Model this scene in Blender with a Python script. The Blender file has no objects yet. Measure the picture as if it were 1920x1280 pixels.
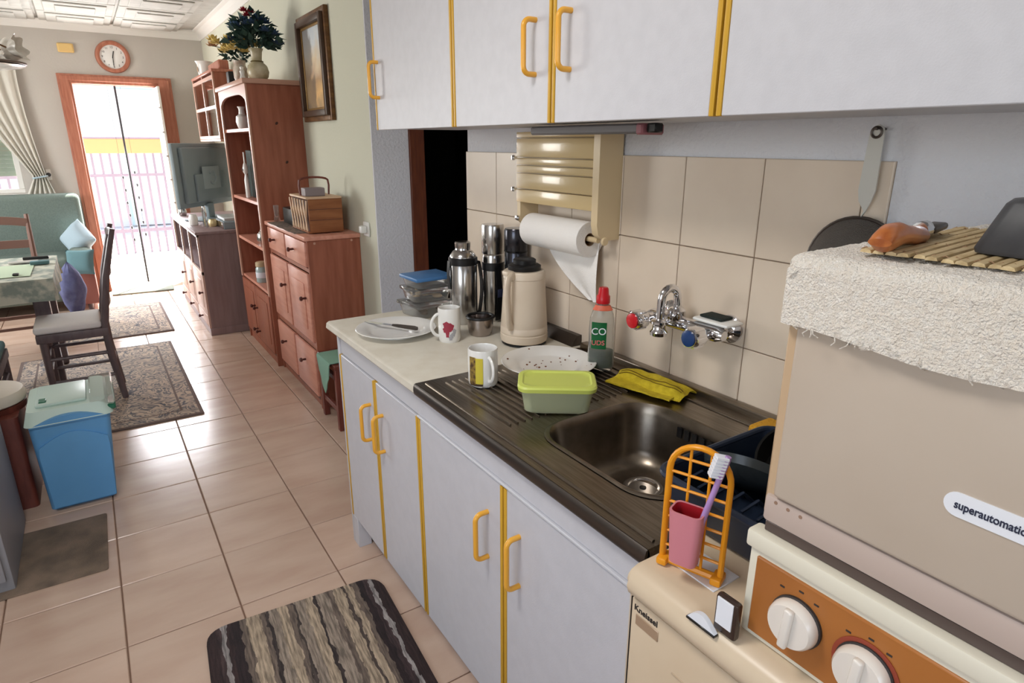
import bpy, bmesh, math, random
from math import sin, cos, pi, radians
from mathutils import Vector, Matrix, noise
random.seed(7)
SC = bpy.context.scene
COL = SC.collection
# ------------------------------------------------------------------ camera, sky, sun, lights, exposure
cam = bpy.data.cameras.new('camera'); camo = bpy.data.objects.new('camera', cam); COL.objects.link(camo)
cam.sensor_width = 36.0; cam.lens = 1173.9 / 1920 * 36; cam.clip_start = 0.02; cam.clip_end = 200
PIT, YAW, ROL = .306193, .58456, .00223
f_ = Vector((sin(YAW) * cos(PIT), cos(YAW) * cos(PIT), -sin(PIT))); r_ = Vector((cos(YAW), -sin(YAW), 0)); u_ = r_.cross(f_)
r2 = r_ * cos(ROL) + u_ * sin(ROL); u2 = -r_ * sin(ROL) + u_ * cos(ROL)
m = Matrix((r2, u2, -f_)).transposed().to_4x4(); m.translation = (0, 0, 1.5)
camo.matrix_world = m
SC.camera = camo
SC.view_settings.view_transform = 'Standard'; SC.view_settings.look = 'None'
SC.view_settings.gamma = 1; SC.view_settings.use_curve_mapping = False
SC.view_settings.exposure = 0.12
W = bpy.data.worlds.new('world'); SC.world = W; W.use_nodes = True
wn = W.node_tree.nodes; wl = W.node_tree.links
sky = wn.new('ShaderNodeTexSky'); sky.sky_type = 'NISHITA'; sky.sun_disc = False
sky.sun_elevation = radians(58); sky.sun_rotation = radians(10); sky.air_density = 1.0; sky.dust_density = 2.0
wn['Background'].inputs[1].default_value = 0.55
wl.new(sky.outputs[0], wn['Background'].inputs[0])
def light(name, kind, energy, loc, target, col=(1, 1, 1), size=1.0, size_y=None, angle=None):
    l = bpy.data.lights.new(name, kind); l.energy = energy; l.color = col
    o = bpy.data.objects.new(name, l); COL.objects.link(o); o.location = loc
    o.rotation_euler = (Vector(target) - Vector(loc)).to_track_quat('-Z', 'Y').to_euler()
    if kind == 'AREA':
        l.shape = 'RECTANGLE'; l.size = size; l.size_y = size_y or size
    if angle: l.angle = angle
    return o
light('sun', 'SUN', 20.0, (1, 12, 10), (0.45, 11.2, 8.4), (1, .95, .86), angle=radians(.6))
# daylight standing in the window openings (left wall of the kitchen, front wall of the living room)
light('window_daylight', 'AREA', 15, (-1.78, -.15, 1.62), (0.4, .35, 1.25), (.93, .96, 1.0), 1.5, 1.2)
light('window_daylight_rear', 'AREA', 11, (.1, -2.42, 1.6), (.3, 2, 1.2), (1, .97, .93), 1.3, 1.1)
light('kitchen_ceiling_lamp', 'AREA', 20, (-.35, 1.0, 2.57), (-.25, 1.05, 0), (1, .97, .93), .5, .5)
light('door_daylight', 'AREA', 55, (.4, 7.95, 1.15), (.3, 4, .6), (.95, .97, 1.0), .66, 1.7)
light('living_window_daylight', 'AREA', 66, (-2.12, 6.0, 1.6), (1, 5.2, 1.1), (1, .98, .94), 1.6, 1.2)

# ------------------------------------------------------------------ materials
def s2l(c):
    out = []
    for v in c:
        v = v / 255
        out.append(v / 12.92 if v <= .04045 else ((v + .055) / 1.055) ** 2.4)
    return (*out, 1)
MATS = {}
def mat(name, c, rough=.5, metal=0, c2=None, scale=8, stretch=(1, 1, 1), bump=0, bscale=60, trans=0, ior=1.45, coat=0, rand=0, lo=.35, hi=.65, detail=4, alpha=1, sheen=0, spec=None, dist=.01, bstretch=None):
    if name in MATS: return MATS[name]
    M = bpy.data.materials.new(name); M.use_nodes = True; n = M.node_tree.nodes; l = M.node_tree.links; p = n['Principled BSDF']
    p.inputs['Roughness'].default_value = rough; p.inputs['Metallic'].default_value = metal
    p.inputs['Transmission Weight'].default_value = trans; p.inputs['IOR'].default_value = ior; p.inputs['Coat Weight'].default_value = coat
    p.inputs['Sheen Weight'].default_value = sheen; p.inputs['Alpha'].default_value = alpha
    if spec is not None: p.inputs['Specular IOR Level'].default_value = spec
    p.inputs['Base Color'].default_value = s2l(c)
    tc = n.new('ShaderNodeTexCoord')
    def noise_tex(sc, st, det):
        mp = n.new('ShaderNodeMapping'); mp.inputs['Scale'].default_value = st; l.new(tc.outputs['Object'], mp.inputs[0])
        if rand:
            oi = n.new('ShaderNodeObjectInfo'); vm = n.new('ShaderNodeVectorMath'); vm.operation = 'ADD'
            cx = n.new('ShaderNodeCombineXYZ'); mul = n.new('ShaderNodeMath'); mul.operation = 'MULTIPLY'; mul.inputs[1].default_value = 37
            l.new(oi.outputs['Random'], mul.inputs[0]); l.new(mul.outputs[0], cx.inputs[0]); l.new(mul.outputs[0], cx.inputs[1])
            l.new(mp.outputs[0], vm.inputs[0]); l.new(cx.outputs[0], vm.inputs[1]); src = vm.outputs[0]
        else: src = mp.outputs[0]
        t = n.new('ShaderNodeTexNoise'); t.inputs['Scale'].default_value = sc; t.inputs['Detail'].default_value = det; l.new(src, t.inputs['Vector'])
        return t
    col = None
    if c2:
        t = noise_tex(scale, stretch, detail); r = n.new('ShaderNodeValToRGB')
        r.color_ramp.elements[0].position = lo; r.color_ramp.elements[1].position = hi
        r.color_ramp.elements[0].color = s2l(c); r.color_ramp.elements[1].color = s2l(c2); l.new(t.outputs['Fac'], r.inputs[0]); col = r.outputs[0]
    if rand:
        oi = n.new('ShaderNodeObjectInfo'); mr = n.new('ShaderNodeMapRange'); mr.inputs[3].default_value = 1 - rand; mr.inputs[4].default_value = 1 + rand
        l.new(oi.outputs['Random'], mr.inputs[0]); hsv = n.new('ShaderNodeHueSaturation'); l.new(mr.outputs[0], hsv.inputs['Value'])
        if col: l.new(col, hsv.inputs['Color'])
        else: hsv.inputs['Color'].default_value = s2l(c)
        col = hsv.outputs[0]
    if col: l.new(col, p.inputs['Base Color'])
    if bump:
        t = noise_tex(bscale, bstretch or stretch, 3); b = n.new('ShaderNodeBump'); b.inputs['Strength'].default_value = bump; b.inputs['Distance'].default_value = dist
        l.new(t.outputs['Fac'], b.inputs['Height']); l.new(b.outputs[0], p.inputs['Normal'])
    MATS[name] = M
    return M
def ramp_mat(name, axis, stops, rough=.8, scale=1.0, noise_amt=0.0, nscale=6, nstretch=(1, 1, 1), bump=.3, bscale=300, metal=0, off=0.0, interp='CONSTANT', streak=None):
    """colour bands along one object axis, with the bands broken up by noise"""
    M = bpy.data.materials.new(name); M.use_nodes = True; n = M.node_tree.nodes; l = M.node_tree.links; p = n['Principled BSDF']
    p.inputs['Roughness'].default_value = rough; p.inputs['Metallic'].default_value = metal
    tc = n.new('ShaderNodeTexCoord'); sx = n.new('ShaderNodeSeparateXYZ'); l.new(tc.outputs['Object'], sx.inputs[0])
    ma = n.new('ShaderNodeMath'); ma.operation = 'MULTIPLY_ADD'; ma.inputs[1].default_value = scale; ma.inputs[2].default_value = off
    l.new(sx.outputs[axis], ma.inputs[0]); v = ma.outputs[0]
    mp = n.new('ShaderNodeMapping'); mp.inputs['Scale'].default_value = nstretch; l.new(tc.outputs['Object'], mp.inputs[0])
    t = n.new('ShaderNodeTexNoise'); t.inputs['Scale'].default_value = nscale; l.new(mp.outputs[0], t.inputs['Vector'])
    if noise_amt:
        s = n.new('ShaderNodeMath'); s.operation = 'SUBTRACT'; s.inputs[1].default_value = .5; l.new(t.outputs['Fac'], s.inputs[0])
        a = n.new('ShaderNodeMath'); a.operation = 'MULTIPLY_ADD'; a.inputs[1].default_value = noise_amt; l.new(s.outputs[0], a.inputs[0]); l.new(v, a.inputs[2]); v = a.outputs[0]
    r = n.new('ShaderNodeValToRGB'); r.color_ramp.interpolation = interp; e = r.color_ramp.elements
    while len(e) < len(stops): e.new(.5)
    for i, (q, c) in enumerate(stops): e[i].position = q; e[i].color = s2l(c)
    l.new(v, r.inputs[0]); cout = r.outputs[0]
    if streak:
        m2 = n.new('ShaderNodeMapping'); m2.inputs['Scale'].default_value = streak; l.new(tc.outputs['Object'], m2.inputs[0])
        t3 = n.new('ShaderNodeTexNoise'); t3.inputs['Scale'].default_value = 1; t3.inputs['Detail'].default_value = 3; l.new(m2.outputs[0], t3.inputs['Vector'])
        mr = n.new('ShaderNodeMapRange'); mr.inputs[1].default_value = .35; mr.inputs[2].default_value = .65; mr.inputs[3].default_value = .5; mr.inputs[4].default_value = 1.35; l.new(t3.outputs['Fac'], mr.inputs[0])
        hs = n.new('ShaderNodeHueSaturation'); l.new(mr.outputs[0], hs.inputs['Value']); l.new(cout, hs.inputs['Color']); cout = hs.outputs[0]
    l.new(cout, p.inputs['Base Color'])
    if bump:
        t2 = n.new('ShaderNodeTexNoise'); t2.inputs['Scale'].default_value = bscale; l.new(tc.outputs['Object'], t2.inputs['Vector'])
        b = n.new('ShaderNodeBump'); b.inputs['Strength'].default_value = bump; b.inputs['Distance'].default_value = .004; l.new(t2.outputs['Fac'], b.inputs['Height']); l.new(b.outputs[0], p.inputs['Normal'])
    return M

FLOOR_T = mat('floor_tile_glaze', (210, 184, 165), .2, c2=(198, 169, 150), scale=3, stretch=(1, 3, 1), rand=.05, bump=.05, bscale=6, detail=6)
GROUT = mat('floor_grout', (140, 112, 95), .9)
WTILE = mat('wall_tile_glaze', (222, 206, 187), .3, c2=(215, 198, 179), scale=5, rand=.025, bump=.03, bscale=8)
WGROUT = mat('wall_grout', (150, 130, 112), .9)
PLASTER = mat('rough_plaster', (220, 221, 226), .85, bump=.9, bscale=75, dist=.006)
CREAM = mat('cream_wall_paint', (212, 212, 194), .8, bump=.25, bscale=60, dist=.004)
FARW = mat('far_wall_paint', (198, 192, 184), .85, bump=.1, bscale=50)
WHITE = mat('white_paint', (235, 232, 226), .7)
CEIL = mat('ceiling_panel_white', (200, 198, 192), .8, c2=(188, 186, 180), scale=10)
LAM = mat('white_laminate', (203, 203, 209), .42, bump=.06, bscale=350, c2=(199, 199, 205), scale=30)
LAMB = mat('white_laminate_carcass', (200, 200, 205), .5)
YEL = mat('yellow_plastic', (226, 176, 66), .38)
YELH = mat('orange_yellow_handle_plastic', (236, 172, 58), .3, coat=.3)
YELS = mat('yellow_edge_strip', (206, 160, 50), .42)
WORKT = mat('cream_worktop_laminate', (216, 210, 196), .38, c2=(208, 200, 184), scale=18, bump=.03, bscale=200)
STEEL = mat('brushed_steel', (148, 138, 126), .3, 1, c2=(126, 116, 104), scale=10, stretch=(20, 1, 20))
STEELB = mat('sink_bowl_steel', (140, 130, 118), .3, 1, c2=(122, 112, 100), scale=20)
STEELD = mat('dull_sink_edge_steel', (96, 90, 86), .42, 1)
CHROME = mat('chrome', (225, 225, 228), .08, 1)
SILVER = mat('thermos_steel', (190, 188, 186), .2, 1)
GUN = mat('gunmetal_lacquer', (70, 70, 76), .22, .9)
BLACK = mat('black_plastic', (18, 18, 20), .4)
BLACKG = mat('black_gloss', (14, 14, 16), .15)
DGREY = mat('dark_grey_plastic', (62, 62, 64), .45, c2=(54, 54, 57), scale=60)
BEIGE = mat('beige_plastic', (224, 208, 188), .35, c2=(219, 202, 181), scale=12)
APPL = mat('beige_enamel', (192, 178, 163), .35, c2=(187, 172, 156), scale=5)
APPLC = mat('cream_enamel_trim', (226, 220, 202), .35)
APPLP = mat('pinkish_beige_enamel', (190, 172, 162), .35)
LOWA = mat('cream_plastic_old', (214, 195, 168), .32, c2=(207, 186, 158), scale=6)
BROWN = mat('brown_control_panel', (172, 108, 52), .35, c2=(160, 98, 46), scale=7)
DKTRIM = mat('dark_metal_trim', (104, 92, 88), .35, .6)
KNOBM = mat('white_knob_plastic', (230, 222, 212), .25, coat=.4)
RUST = mat('red_brown_scale_print', (150, 66, 46), .5)
PRINT = mat('dark_print', (52, 46, 44), .6)
NAVY = mat('navy_print', (40, 44, 66), .5)
LABELW = mat('white_label', (232, 234, 240), .35)
TOWEL = mat('cream_terry', (250, 242, 230), .95, c2=(244, 232, 216), scale=160, sheen=.5, bump=1.0, bscale=420, dist=.006)
BAMB = mat('bamboo_slat', (206, 184, 142), .6, c2=(176, 150, 106), scale=14, stretch=(2, 9, 9), rand=.16)
WOODH = mat('orange_brown_handle_wood', (184, 108, 52), .35, c2=(150, 78, 34), scale=14, stretch=(1, 6, 6), coat=.3)
WHITEC = mat('white_china', (236, 234, 230), .18, coat=.4)
CRUMB = mat('brown_crumbs', (120, 70, 40), .9)
REDP = mat('red_plastic', (196, 22, 34), .3)
PINKCUP = mat('pink_cup_plastic', (204, 128, 138), .35)
REDIN = mat('red_cup_inside', (170, 30, 40), .4)
LILAC = mat('lilac_plastic', (176, 140, 196), .35)
ORANGE = mat('orange_plastic', (232, 152, 28), .35)
LIME = mat('lime_green_lid', (204, 214, 104), .4)
CLEARG = mat('greenish_clear_plastic', (226, 230, 196), .2, trans=.55, ior=1.15)
CLEAR = mat('clear_plastic', (240, 240, 238), .08, trans=.92, ior=1.2)
GLASS = mat('clear_glass', (248, 250, 250), .02, trans=1, ior=1.45)
GREENL = mat('green_label', (18, 96, 52), .4)
SOAP = mat('green_detergent', (70, 110, 84), .2, trans=.6, ior=1.33)
BLUELID = mat('blue_lid_plastic', (70, 118, 170), .4)
YCLOTH = mat('yellow_cloth', (208, 184, 40), .9, c2=(186, 162, 28), scale=60, bump=.4, bscale=400)
HEM = mat('dark_hem_stitch', (110, 88, 10), .9)
PAPER = mat('white_paper_towel', (238, 234, 230), .9, bump=.3, bscale=300)
CARD = mat('cardboard_core', (150, 120, 90), .9)
TAN = mat('tan_dispenser_plastic', (214, 192, 154), .35)
TANG = mat('tan_glossy_dispenser_front', (210, 186, 140), .22, coat=.3, bump=.05, bscale=20)
PINE = mat('red_pine_wood', (166, 100, 76), .42, c2=(146, 84, 62), scale=5, stretch=(7, 7, .7), bump=.05, bscale=30)
PINEH = mat('red_pine_horizontal_lit', (222, 160, 138), .35, c2=(208, 142, 120), scale=5, stretch=(7, .7, 7))  # fronts paler than the other pine: door light put into the colour
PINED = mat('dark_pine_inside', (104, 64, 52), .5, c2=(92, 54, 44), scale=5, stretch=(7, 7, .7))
PINEL = mat('light_pine_edge', (196, 152, 132), .4)
KNOT = mat('wood_knot', (66, 34, 22), .5)
REDW = mat('red_stool_wood', (122, 62, 50), .45, c2=(100, 48, 38), scale=8, stretch=(5, 5, 1))
ORWOOD = mat('orange_door_wood', (186, 122, 98), .4, c2=(168, 102, 80), scale=6, stretch=(8, 8, 1))
HALLW = mat('brown_jamb_wood', (110, 54, 26), .4, c2=(90, 42, 20), scale=8, stretch=(8, 8, 1))
DWOOD = mat('hazed_dark_wood', (114, 101, 103), .4, c2=(96, 84, 87), scale=8, stretch=(4, 4, 1))  # dark wood greyed up, the living room haze put into its colour
BOXWOOD = mat('sewing_box_wood', (156, 100, 60), .45, c2=(136, 82, 46), scale=6, stretch=(1, 7, 7))
BOXEDGE = mat('pale_wood_edge', (216, 182, 150), .5)
GREYP = mat('hazed_grey_plastic', (140, 154, 160), .45)  # dark plastic lightened: the bluish veil of haze is painted in
GREYP2 = mat('hazed_grey_plastic_light', (162, 176, 182), .45)  # same painted haze, one tone lighter
TVST = mat('greyish_stand_side', (150, 128, 128), .45, c2=(138, 116, 116), scale=5, stretch=(7, 7, .7))
TVFR = mat('lit_stand_front', (206, 176, 164), .4)  # light falling on the stand's front is put into this pale colour
SOFA = mat('sage_green_sofa_fabric', (118, 132, 125), .95, c2=(108, 122, 115), scale=120, bump=.3, bscale=300)
TEAL = mat('teal_fabric', (104, 140, 146), .95, bump=.3, bscale=250)
LBLUE = mat('pale_blue_fabric', (176, 196, 206), .95, bump=.3, bscale=250)
PURP = mat('blue_violet_cloth', (112, 118, 156), .95, c2=(96, 100, 140), scale=20)
SEATW = mat('white_seat_fabric', (238, 234, 232), .9, bump=.2, bscale=250)
STOOLW = mat('white_seat_vinyl', (226, 216, 200), .5)
BINB = mat('blue_bin_plastic', (104, 168, 220), .42, c2=(98, 160, 212), scale=4)
BINL = mat('mint_lid_plastic', (200, 222, 212), .35)
GREEN = mat('dark_green_plastic', (40, 110, 84), .4)
GREENC = mat('green_cloth', (130, 168, 148), .95, bump=.3, bscale=200)
CLOTH = mat('printed_tablecloth', (206, 206, 190), .9, c2=(150, 160, 150), scale=14, lo=.45, hi=.6)
PALEG = mat('pale_green_paper', (202, 220, 190), .8)
GREYC = mat('pale_grey_cabinet', (150, 152, 158), .5)
LEAF = mat('dark_green_leaf', (40, 66, 62), .6, c2=(58, 86, 74), scale=30)
BLOSB = mat('blue_blossom', (70, 96, 128), .8)
BLOSY = mat('yellow_blossom', (246, 220, 136), .8)
BLOSR = mat('red_blossom', (160, 24, 44), .7)
VASE = mat('cream_ceramic', (214, 204, 178), .3, c2=(180, 168, 132), scale=18)
OUTW = mat('sunlit_white_render', (240, 236, 228), .9)
TERR = mat('terrace_paving', (222, 214, 204), .8)
PICK = mat('pale_lilac_metal', (152, 136, 148), .6)
OBAND = mat('orange_fence_band', (216, 164, 112), .7)
DARKROOM = mat('dark_room_shade', (14, 14, 16), .9)  # near black: the unlit room's darkness is put into the colour
BRASS = mat('gilt_frame_wood', (120, 84, 46), .4, .25, c2=(92, 60, 32), scale=14, stretch=(1, 1, 4))
PLUG = mat('white_plug_plastic', (236, 236, 232), .4)
DKBLUE = mat('navy_plastic', (34, 44, 62), .4)
SMOKE = mat('smoky_grey_plastic', (60, 66, 68), .25, trans=.3)

# ------------------------------------------------------------------ mesh helpers
def B(): return bmesh.new()
def box(b, x0, x1, y0, y1, z0, z1, bev=0, seg=2, M=None):
    r = bmesh.ops.create_cube(b, size=1)
    vs = r['verts']
    bmesh.ops.scale(b, vec=(x1 - x0, y1 - y0, z1 - z0), verts=vs)
    bmesh.ops.translate(b, vec=((x0 + x1) / 2, (y0 + y1) / 2, (z0 + z1) / 2), verts=vs)
    if bev:
        es = list({e for v in vs for e in v.link_edges})
        g = bmesh.ops.bevel(b, geom=es, offset=bev, segments=seg, affect='EDGES', profile=.5, clamp_overlap=True)
        vs = list({v for fc in g['faces'] for v in fc.verts} | {v for v in vs if v.is_valid})
    if M is not None: bmesh.ops.transform(b, matrix=M, verts=vs)
    return vs
def frames(pts, closed=False):
    P = [Vector(p) for p in pts]; n = len(P); T = []
    for i in range(n):
        a = P[(i - 1) % n] if (closed or i > 0) else P[i]; c = P[(i + 1) % n] if (closed or i < n - 1) else P[i]
        d = (c - a); T.append(d.normalized() if d.length > 1e-9 else Vector((0, 0, 1)))
    ref = Vector((0, 0, 1)) if abs(T[0].z) < .9 else Vector((1, 0, 0))
    nrm = (ref - T[0] * ref.dot(T[0])).normalized(); out = []
    for i in range(n):
        nrm = (nrm - T[i] * nrm.dot(T[i]))
        nrm = nrm.normalized() if nrm.length > 1e-6 else T[i].orthogonal().normalized()
        out.append((P[i], nrm, T[i].cross(nrm)))
    return out
def tube(b, pts, r, n=10, closed=False, ry=None, caps=True):
    fr = frames(pts, closed); rings = []
    for i, (p, u, v) in enumerate(fr):
        ra = r[i] if isinstance(r, (list, tuple)) else r; rb = ra if ry is None else ry
        rings.append([b.verts.new(p + u * (ra * cos(2 * pi * k / n)) + v * (rb * sin(2 * pi * k / n))) for k in range(n)])
    for i in range(len(rings) - (0 if closed else 1)):
        A, C = rings[i], rings[(i + 1) % len(rings)]
        for k in range(n): b.faces.new((A[k], A[(k + 1) % n], C[(k + 1) % n], C[k]))
    if caps and not closed:
        b.faces.new(rings[0][::-1]); b.faces.new(rings[-1])
def cyl(b, p0, p1, r, r1=None, n=24): tube(b, [p0, p1], [r, r if r1 is None else r1], n)
def lathe(b, prof, c=(0, 0, 0), n=36, axis=(0, 0, 1), sx=1, sy=1, caps=(True, True)):
    a = Vector(axis).normalized(); u = a.orthogonal().normalized() if abs(a.z) < .99 else Vector((1, 0, 0)); v = a.cross(u); c = Vector(c); rings = []
    for r, z in prof:
        if r < 1e-6: rings.append([b.verts.new(c + a * z)])
        else: rings.append([b.verts.new(c + a * z + u * (r * sx * cos(2 * pi * k / n)) + v * (r * sy * sin(2 * pi * k / n))) for k in range(n)])
    for A, C in zip(rings, rings[1:]):
        if len(A) == 1 and len(C) == 1: continue
        for k in range(n):
            k2 = (k + 1) % n
            if len(A) == 1: b.faces.new((A[0], C[k2], C[k]))
            elif len(C) == 1: b.faces.new((A[k], A[k2], C[0]))
            else: b.faces.new((A[k], A[k2], C[k2], C[k]))
    if caps[0] and len(rings[0]) > 1: b.faces.new(rings[0][::-1])
    if caps[1] and len(rings[-1]) > 1: b.faces.new(rings[-1])
def prism(b, poly, ax, d0, d1):
    """poly of 2-D points in the plane across axis ax (0: y,z  1: x,z  2: x,y), extruded from d0 to d1"""
    def mk(p, d): return {0: (d, p[0], p[1]), 1: (p[0], d, p[1]), 2: (p[0], p[1], d)}[ax]
    A = [b.verts.new(mk(p, d0)) for p in poly]; C = [b.verts.new(mk(p, d1)) for p in poly]; n = len(poly)
    for k in range(n): b.faces.new((A[k], A[(k + 1) % n], C[(k + 1) % n], C[k]))
    b.faces.new(A[::-1]); b.faces.new(C)
def sheet(b, nu, nv, fn, thick=0):
    """grid fn(u,v) -> point; a closed slab when thick"""
    P = [[Vector(fn(i / nu, j / nv)) for j in range(nv + 1)] for i in range(nu + 1)]
    V = [[b.verts.new(p) for p in r] for r in P]
    for i in range(nu):
        for j in range(nv): b.faces.new((V[i][j], V[i + 1][j], V[i + 1][j + 1], V[i][j + 1]))
    if thick:
        U = []
        for i in range(nu + 1):
            r = []
            for j in range(nv + 1):
                du = P[min(i + 1, nu)][j] - P[max(i - 1, 0)][j]; dv = P[i][min(j + 1, nv)] - P[i][max(j - 1, 0)]; n = du.cross(dv)
                n = n.normalized() if n.length > 1e-12 else Vector((0, 0, 1)); r.append(b.verts.new(P[i][j] + n * thick))
            U.append(r)
        for i in range(nu):
            for j in range(nv): b.faces.new((U[i][j], U[i][j + 1], U[i + 1][j + 1], U[i + 1][j]))
        for i in range(nu):
            for j in (0, nv): b.faces.new((V[i][j], V[i + 1][j], U[i + 1][j], U[i][j]))
        for j in range(nv):
            for i in (0, nu): b.faces.new((V[i][j], V[i][j + 1], U[i][j + 1], U[i][j]))
def rrect(x0, x1, y0, y1, r, n=6):
    out = []
    for cx, cy, a in ((x1 - r, y1 - r, 0), (x0 + r, y1 - r, 90), (x0 + r, y0 + r, 180), (x1 - r, y0 + r, 270)):
        for k in range(n + 1):
            t = radians(a + 90 * k / n); out.append((cx + r * cos(t), cy + r * sin(t)))
    return out
ROOTS = {}
def link(o): COL.objects.link(o); return o
def tagset(o, label=None, cat=None, group=None, kind=None):
    if label: o['label'] = label
    if cat: o['category'] = cat
    if group: o['group'] = group
    if kind: o['kind'] = kind
    return o
def mesh_of(name, b, mt, smooth=True):
    bmesh.ops.recalc_face_normals(b, faces=b.faces[:])
    me = bpy.data.meshes.new(name); b.to_mesh(me); b.free()
    for x in (mt if isinstance(mt, (list, tuple)) else [mt]): me.materials.append(x)
    if smooth and len(me.polygons):
        me.shade_smooth(); me.set_sharp_from_angle(angle=radians(38))
    return me
def thing(name, label, cat, loc=(0, 0, 0), rz=0, group=None, world=True):
    o = link(bpy.data.objects.new(name, None)); o.location = loc; o.rotation_euler = (0, 0, rz); o.empty_display_size = .05
    tagset(o, label, cat, group)
    if world: ROOTS[o.name] = Matrix.Translation(loc) @ Matrix.Rotation(rz, 4, 'Z')
    return o
def root_of(o):
    while o.parent: o = o.parent
    return o
def part(name, b, mt, parent, label=None, kind=None, smooth=True):
    r = root_of(parent)
    if r.name in ROOTS: bmesh.ops.transform(b, matrix=ROOTS[r.name].inverted(), verts=b.verts[:])
    o = link(bpy.data.objects.new(name, mesh_of(name, b, mt, smooth))); o.parent = parent
    tagset(o, label, kind=kind)
    return o
def solo(name, b, mt, label=None, cat=None, group=None, kind=None, smooth=True, centre=True):
    """a thing that is one mesh, its origin at its base"""
    loc = Vector((0, 0, 0))
    if centre:
        xs = [v.co for v in b.verts]
        loc = Vector(((min(v.x for v in xs) + max(v.x for v in xs)) / 2, (min(v.y for v in xs) + max(v.y for v in xs)) / 2, min(v.z for v in xs)))
        bmesh.ops.translate(b, vec=-loc, verts=b.verts[:])
    o = link(bpy.data.objects.new(name, mesh_of(name, b, mt, smooth))); o.location = loc
    if centre: ROOTS[o.name] = Matrix.Translation(loc)
    tagset(o, label, cat, group, kind)
    return o
def struct(name, b, mt): return solo(name, b, mt, kind='structure', centre=False, smooth=False)
def bx(name, ext, mt, parent, bev=.002, label=None, seg=1):
    b = B(); box(b, *ext, bev=bev, seg=seg); return part(name, b, mt, parent, label)
def text(name, body, size, loc, rot, mt, parent, align='LEFT', extrude=.0004, sx=1):
    c = bpy.data.curves.new(name, 'FONT'); c.body = body; c.size = size; c.extrude = extrude; c.align_x = align; c.offset = .0002; c.materials.append(mt)
    q_ = bpy.data.objects.new(name, c); me = bpy.data.meshes.new_from_object(q_); bpy.data.objects.remove(q_); bpy.data.curves.remove(c)
    if sx != 1: me.transform(Matrix.Diagonal((sx, 1, 1, 1)))
    o = link(bpy.data.objects.new(name, me)); o.parent = parent
    Mw = Matrix.Translation(loc) @ rot.to_matrix().to_4x4() if hasattr(rot, 'to_matrix') else Matrix.Translation(loc) @ rot.to_4x4()
    r = root_of(parent)
    if r.name in ROOTS: Mw = ROOTS[r.name].inverted() @ Mw
    o.matrix_local = Mw
    return o
from mathutils import Euler
FACE_L = Euler((pi / 2, 0, -pi / 2))     # lettering that faces -x, read towards -y

# ------------------------------------------------------------------ the shell
b = B(); box(b, -2.3, 2.6, -2.6, 7.95, -.12, -.006); FL = struct('floor', b, GROUT)
b = B(); p = .335; g = .0045
vs = box(b, g / 2, p - g / 2, g / 2, p - g / 2, -.012, 0)
top = [e for e in b.edges if all(v.co.z > -.001 for v in e.verts)]
bmesh.ops.bevel(b, geom=top, offset=.0025, segments=1, affect='EDGES')
tile_me = mesh_of('tile', b, FLOOR_T, False)
for i in range(-4, 5):
    for j in range(-4, 18):
        x, y = -.13 + i * p, 1.975 + j * p
        if x > 1.24 and not (1.9 < y < 3.2): continue
        if y + p > 7.86: continue
        o = link(bpy.data.objects.new('tile', tile_me)); o.parent = FL
        o.location = (x, y, random.uniform(-.0006, .0006)); o.rotation_euler = (random.uniform(-.0012, .0012), random.uniform(-.0012, .0012), 0)
def wall(name, boxes, mt):
    b = B()
    for e in boxes: box(b, *e)
    return struct(name, b, mt)
H = 2.6
WK = wall('wall_kitchen', [(1.2495, 1.4, -2.6, 2.2, 0, H)], PLASTER)
wall('wall_living', [(1.25, 1.45, 3.2, 7.8, 0, H)], CREAM)
wall('wall_hall', [(1.2505, 1.452, 3.188, 3.2, 0, H), (1.45, 2.6, 3.2, 3.3, 2.1, H), (2.25, 2.6, 3.2, 3.3, 0, 2.1)], PLASTER)
wall('wall_hall_side', [(2.5, 2.6, 2.05, 3.2, 0, H), (1.4, 2.6, 2.05, 2.2, 0, H)], PLASTER)
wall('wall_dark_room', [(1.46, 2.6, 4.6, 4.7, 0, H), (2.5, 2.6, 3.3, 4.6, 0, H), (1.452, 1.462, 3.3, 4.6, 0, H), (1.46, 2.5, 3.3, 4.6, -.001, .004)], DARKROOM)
# far wall with the terrace door (x .04...76) and the shuttered window (x -1.75...-.5)
wall('wall_far', [(-2.3, -1.75, 7.8, 7.95, 0, H), (-1.75, -.5, 7.8, 7.95, 0, 1.03), (-1.75, -.5, 7.8, 7.95, 2.1, H), (-.5, .02, 7.8, 7.95, 0, H), (.02, .8, 7.8, 7.95, 2.08, H), (.8, 1.45, 7.8, 7.95, 0, H)], FARW)
wall('wall_left', [(-2.3, -2.15, 2.0, 5.2, 0, H), (-2.3, -2.15, 6.8, 7.8, 0, H), (-2.3, -2.15, 5.2, 6.8, 0, .95), (-2.3, -2.15, 5.2, 6.8, 2.25, H), (-2.3, -1.8, 1.9, 2.0, 0, H),
                  (-1.95, -1.8, -2.6, -.95, 0, H), (-1.95, -1.8, .65, 1.9, 0, H), (-1.95, -1.8, -.95, .65, 0, .98), (-1.95, -1.8, -.95, .65, 2.26, H)], WHITE)
wall('wall_back', [(-1.8, -.6, -2.6, -2.45, 0, H), (.8, 1.25, -2.6, -2.45, 0, H), (-.6, .8, -2.6, -2.45, 0, 1.0), (-.6, .8, -2.6, -2.45, 2.2, H)], WHITE)
CE = wall('ceiling', [(-2.3, 2.6, -2.6, 7.95, H, H + .1)], CEIL)
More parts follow.
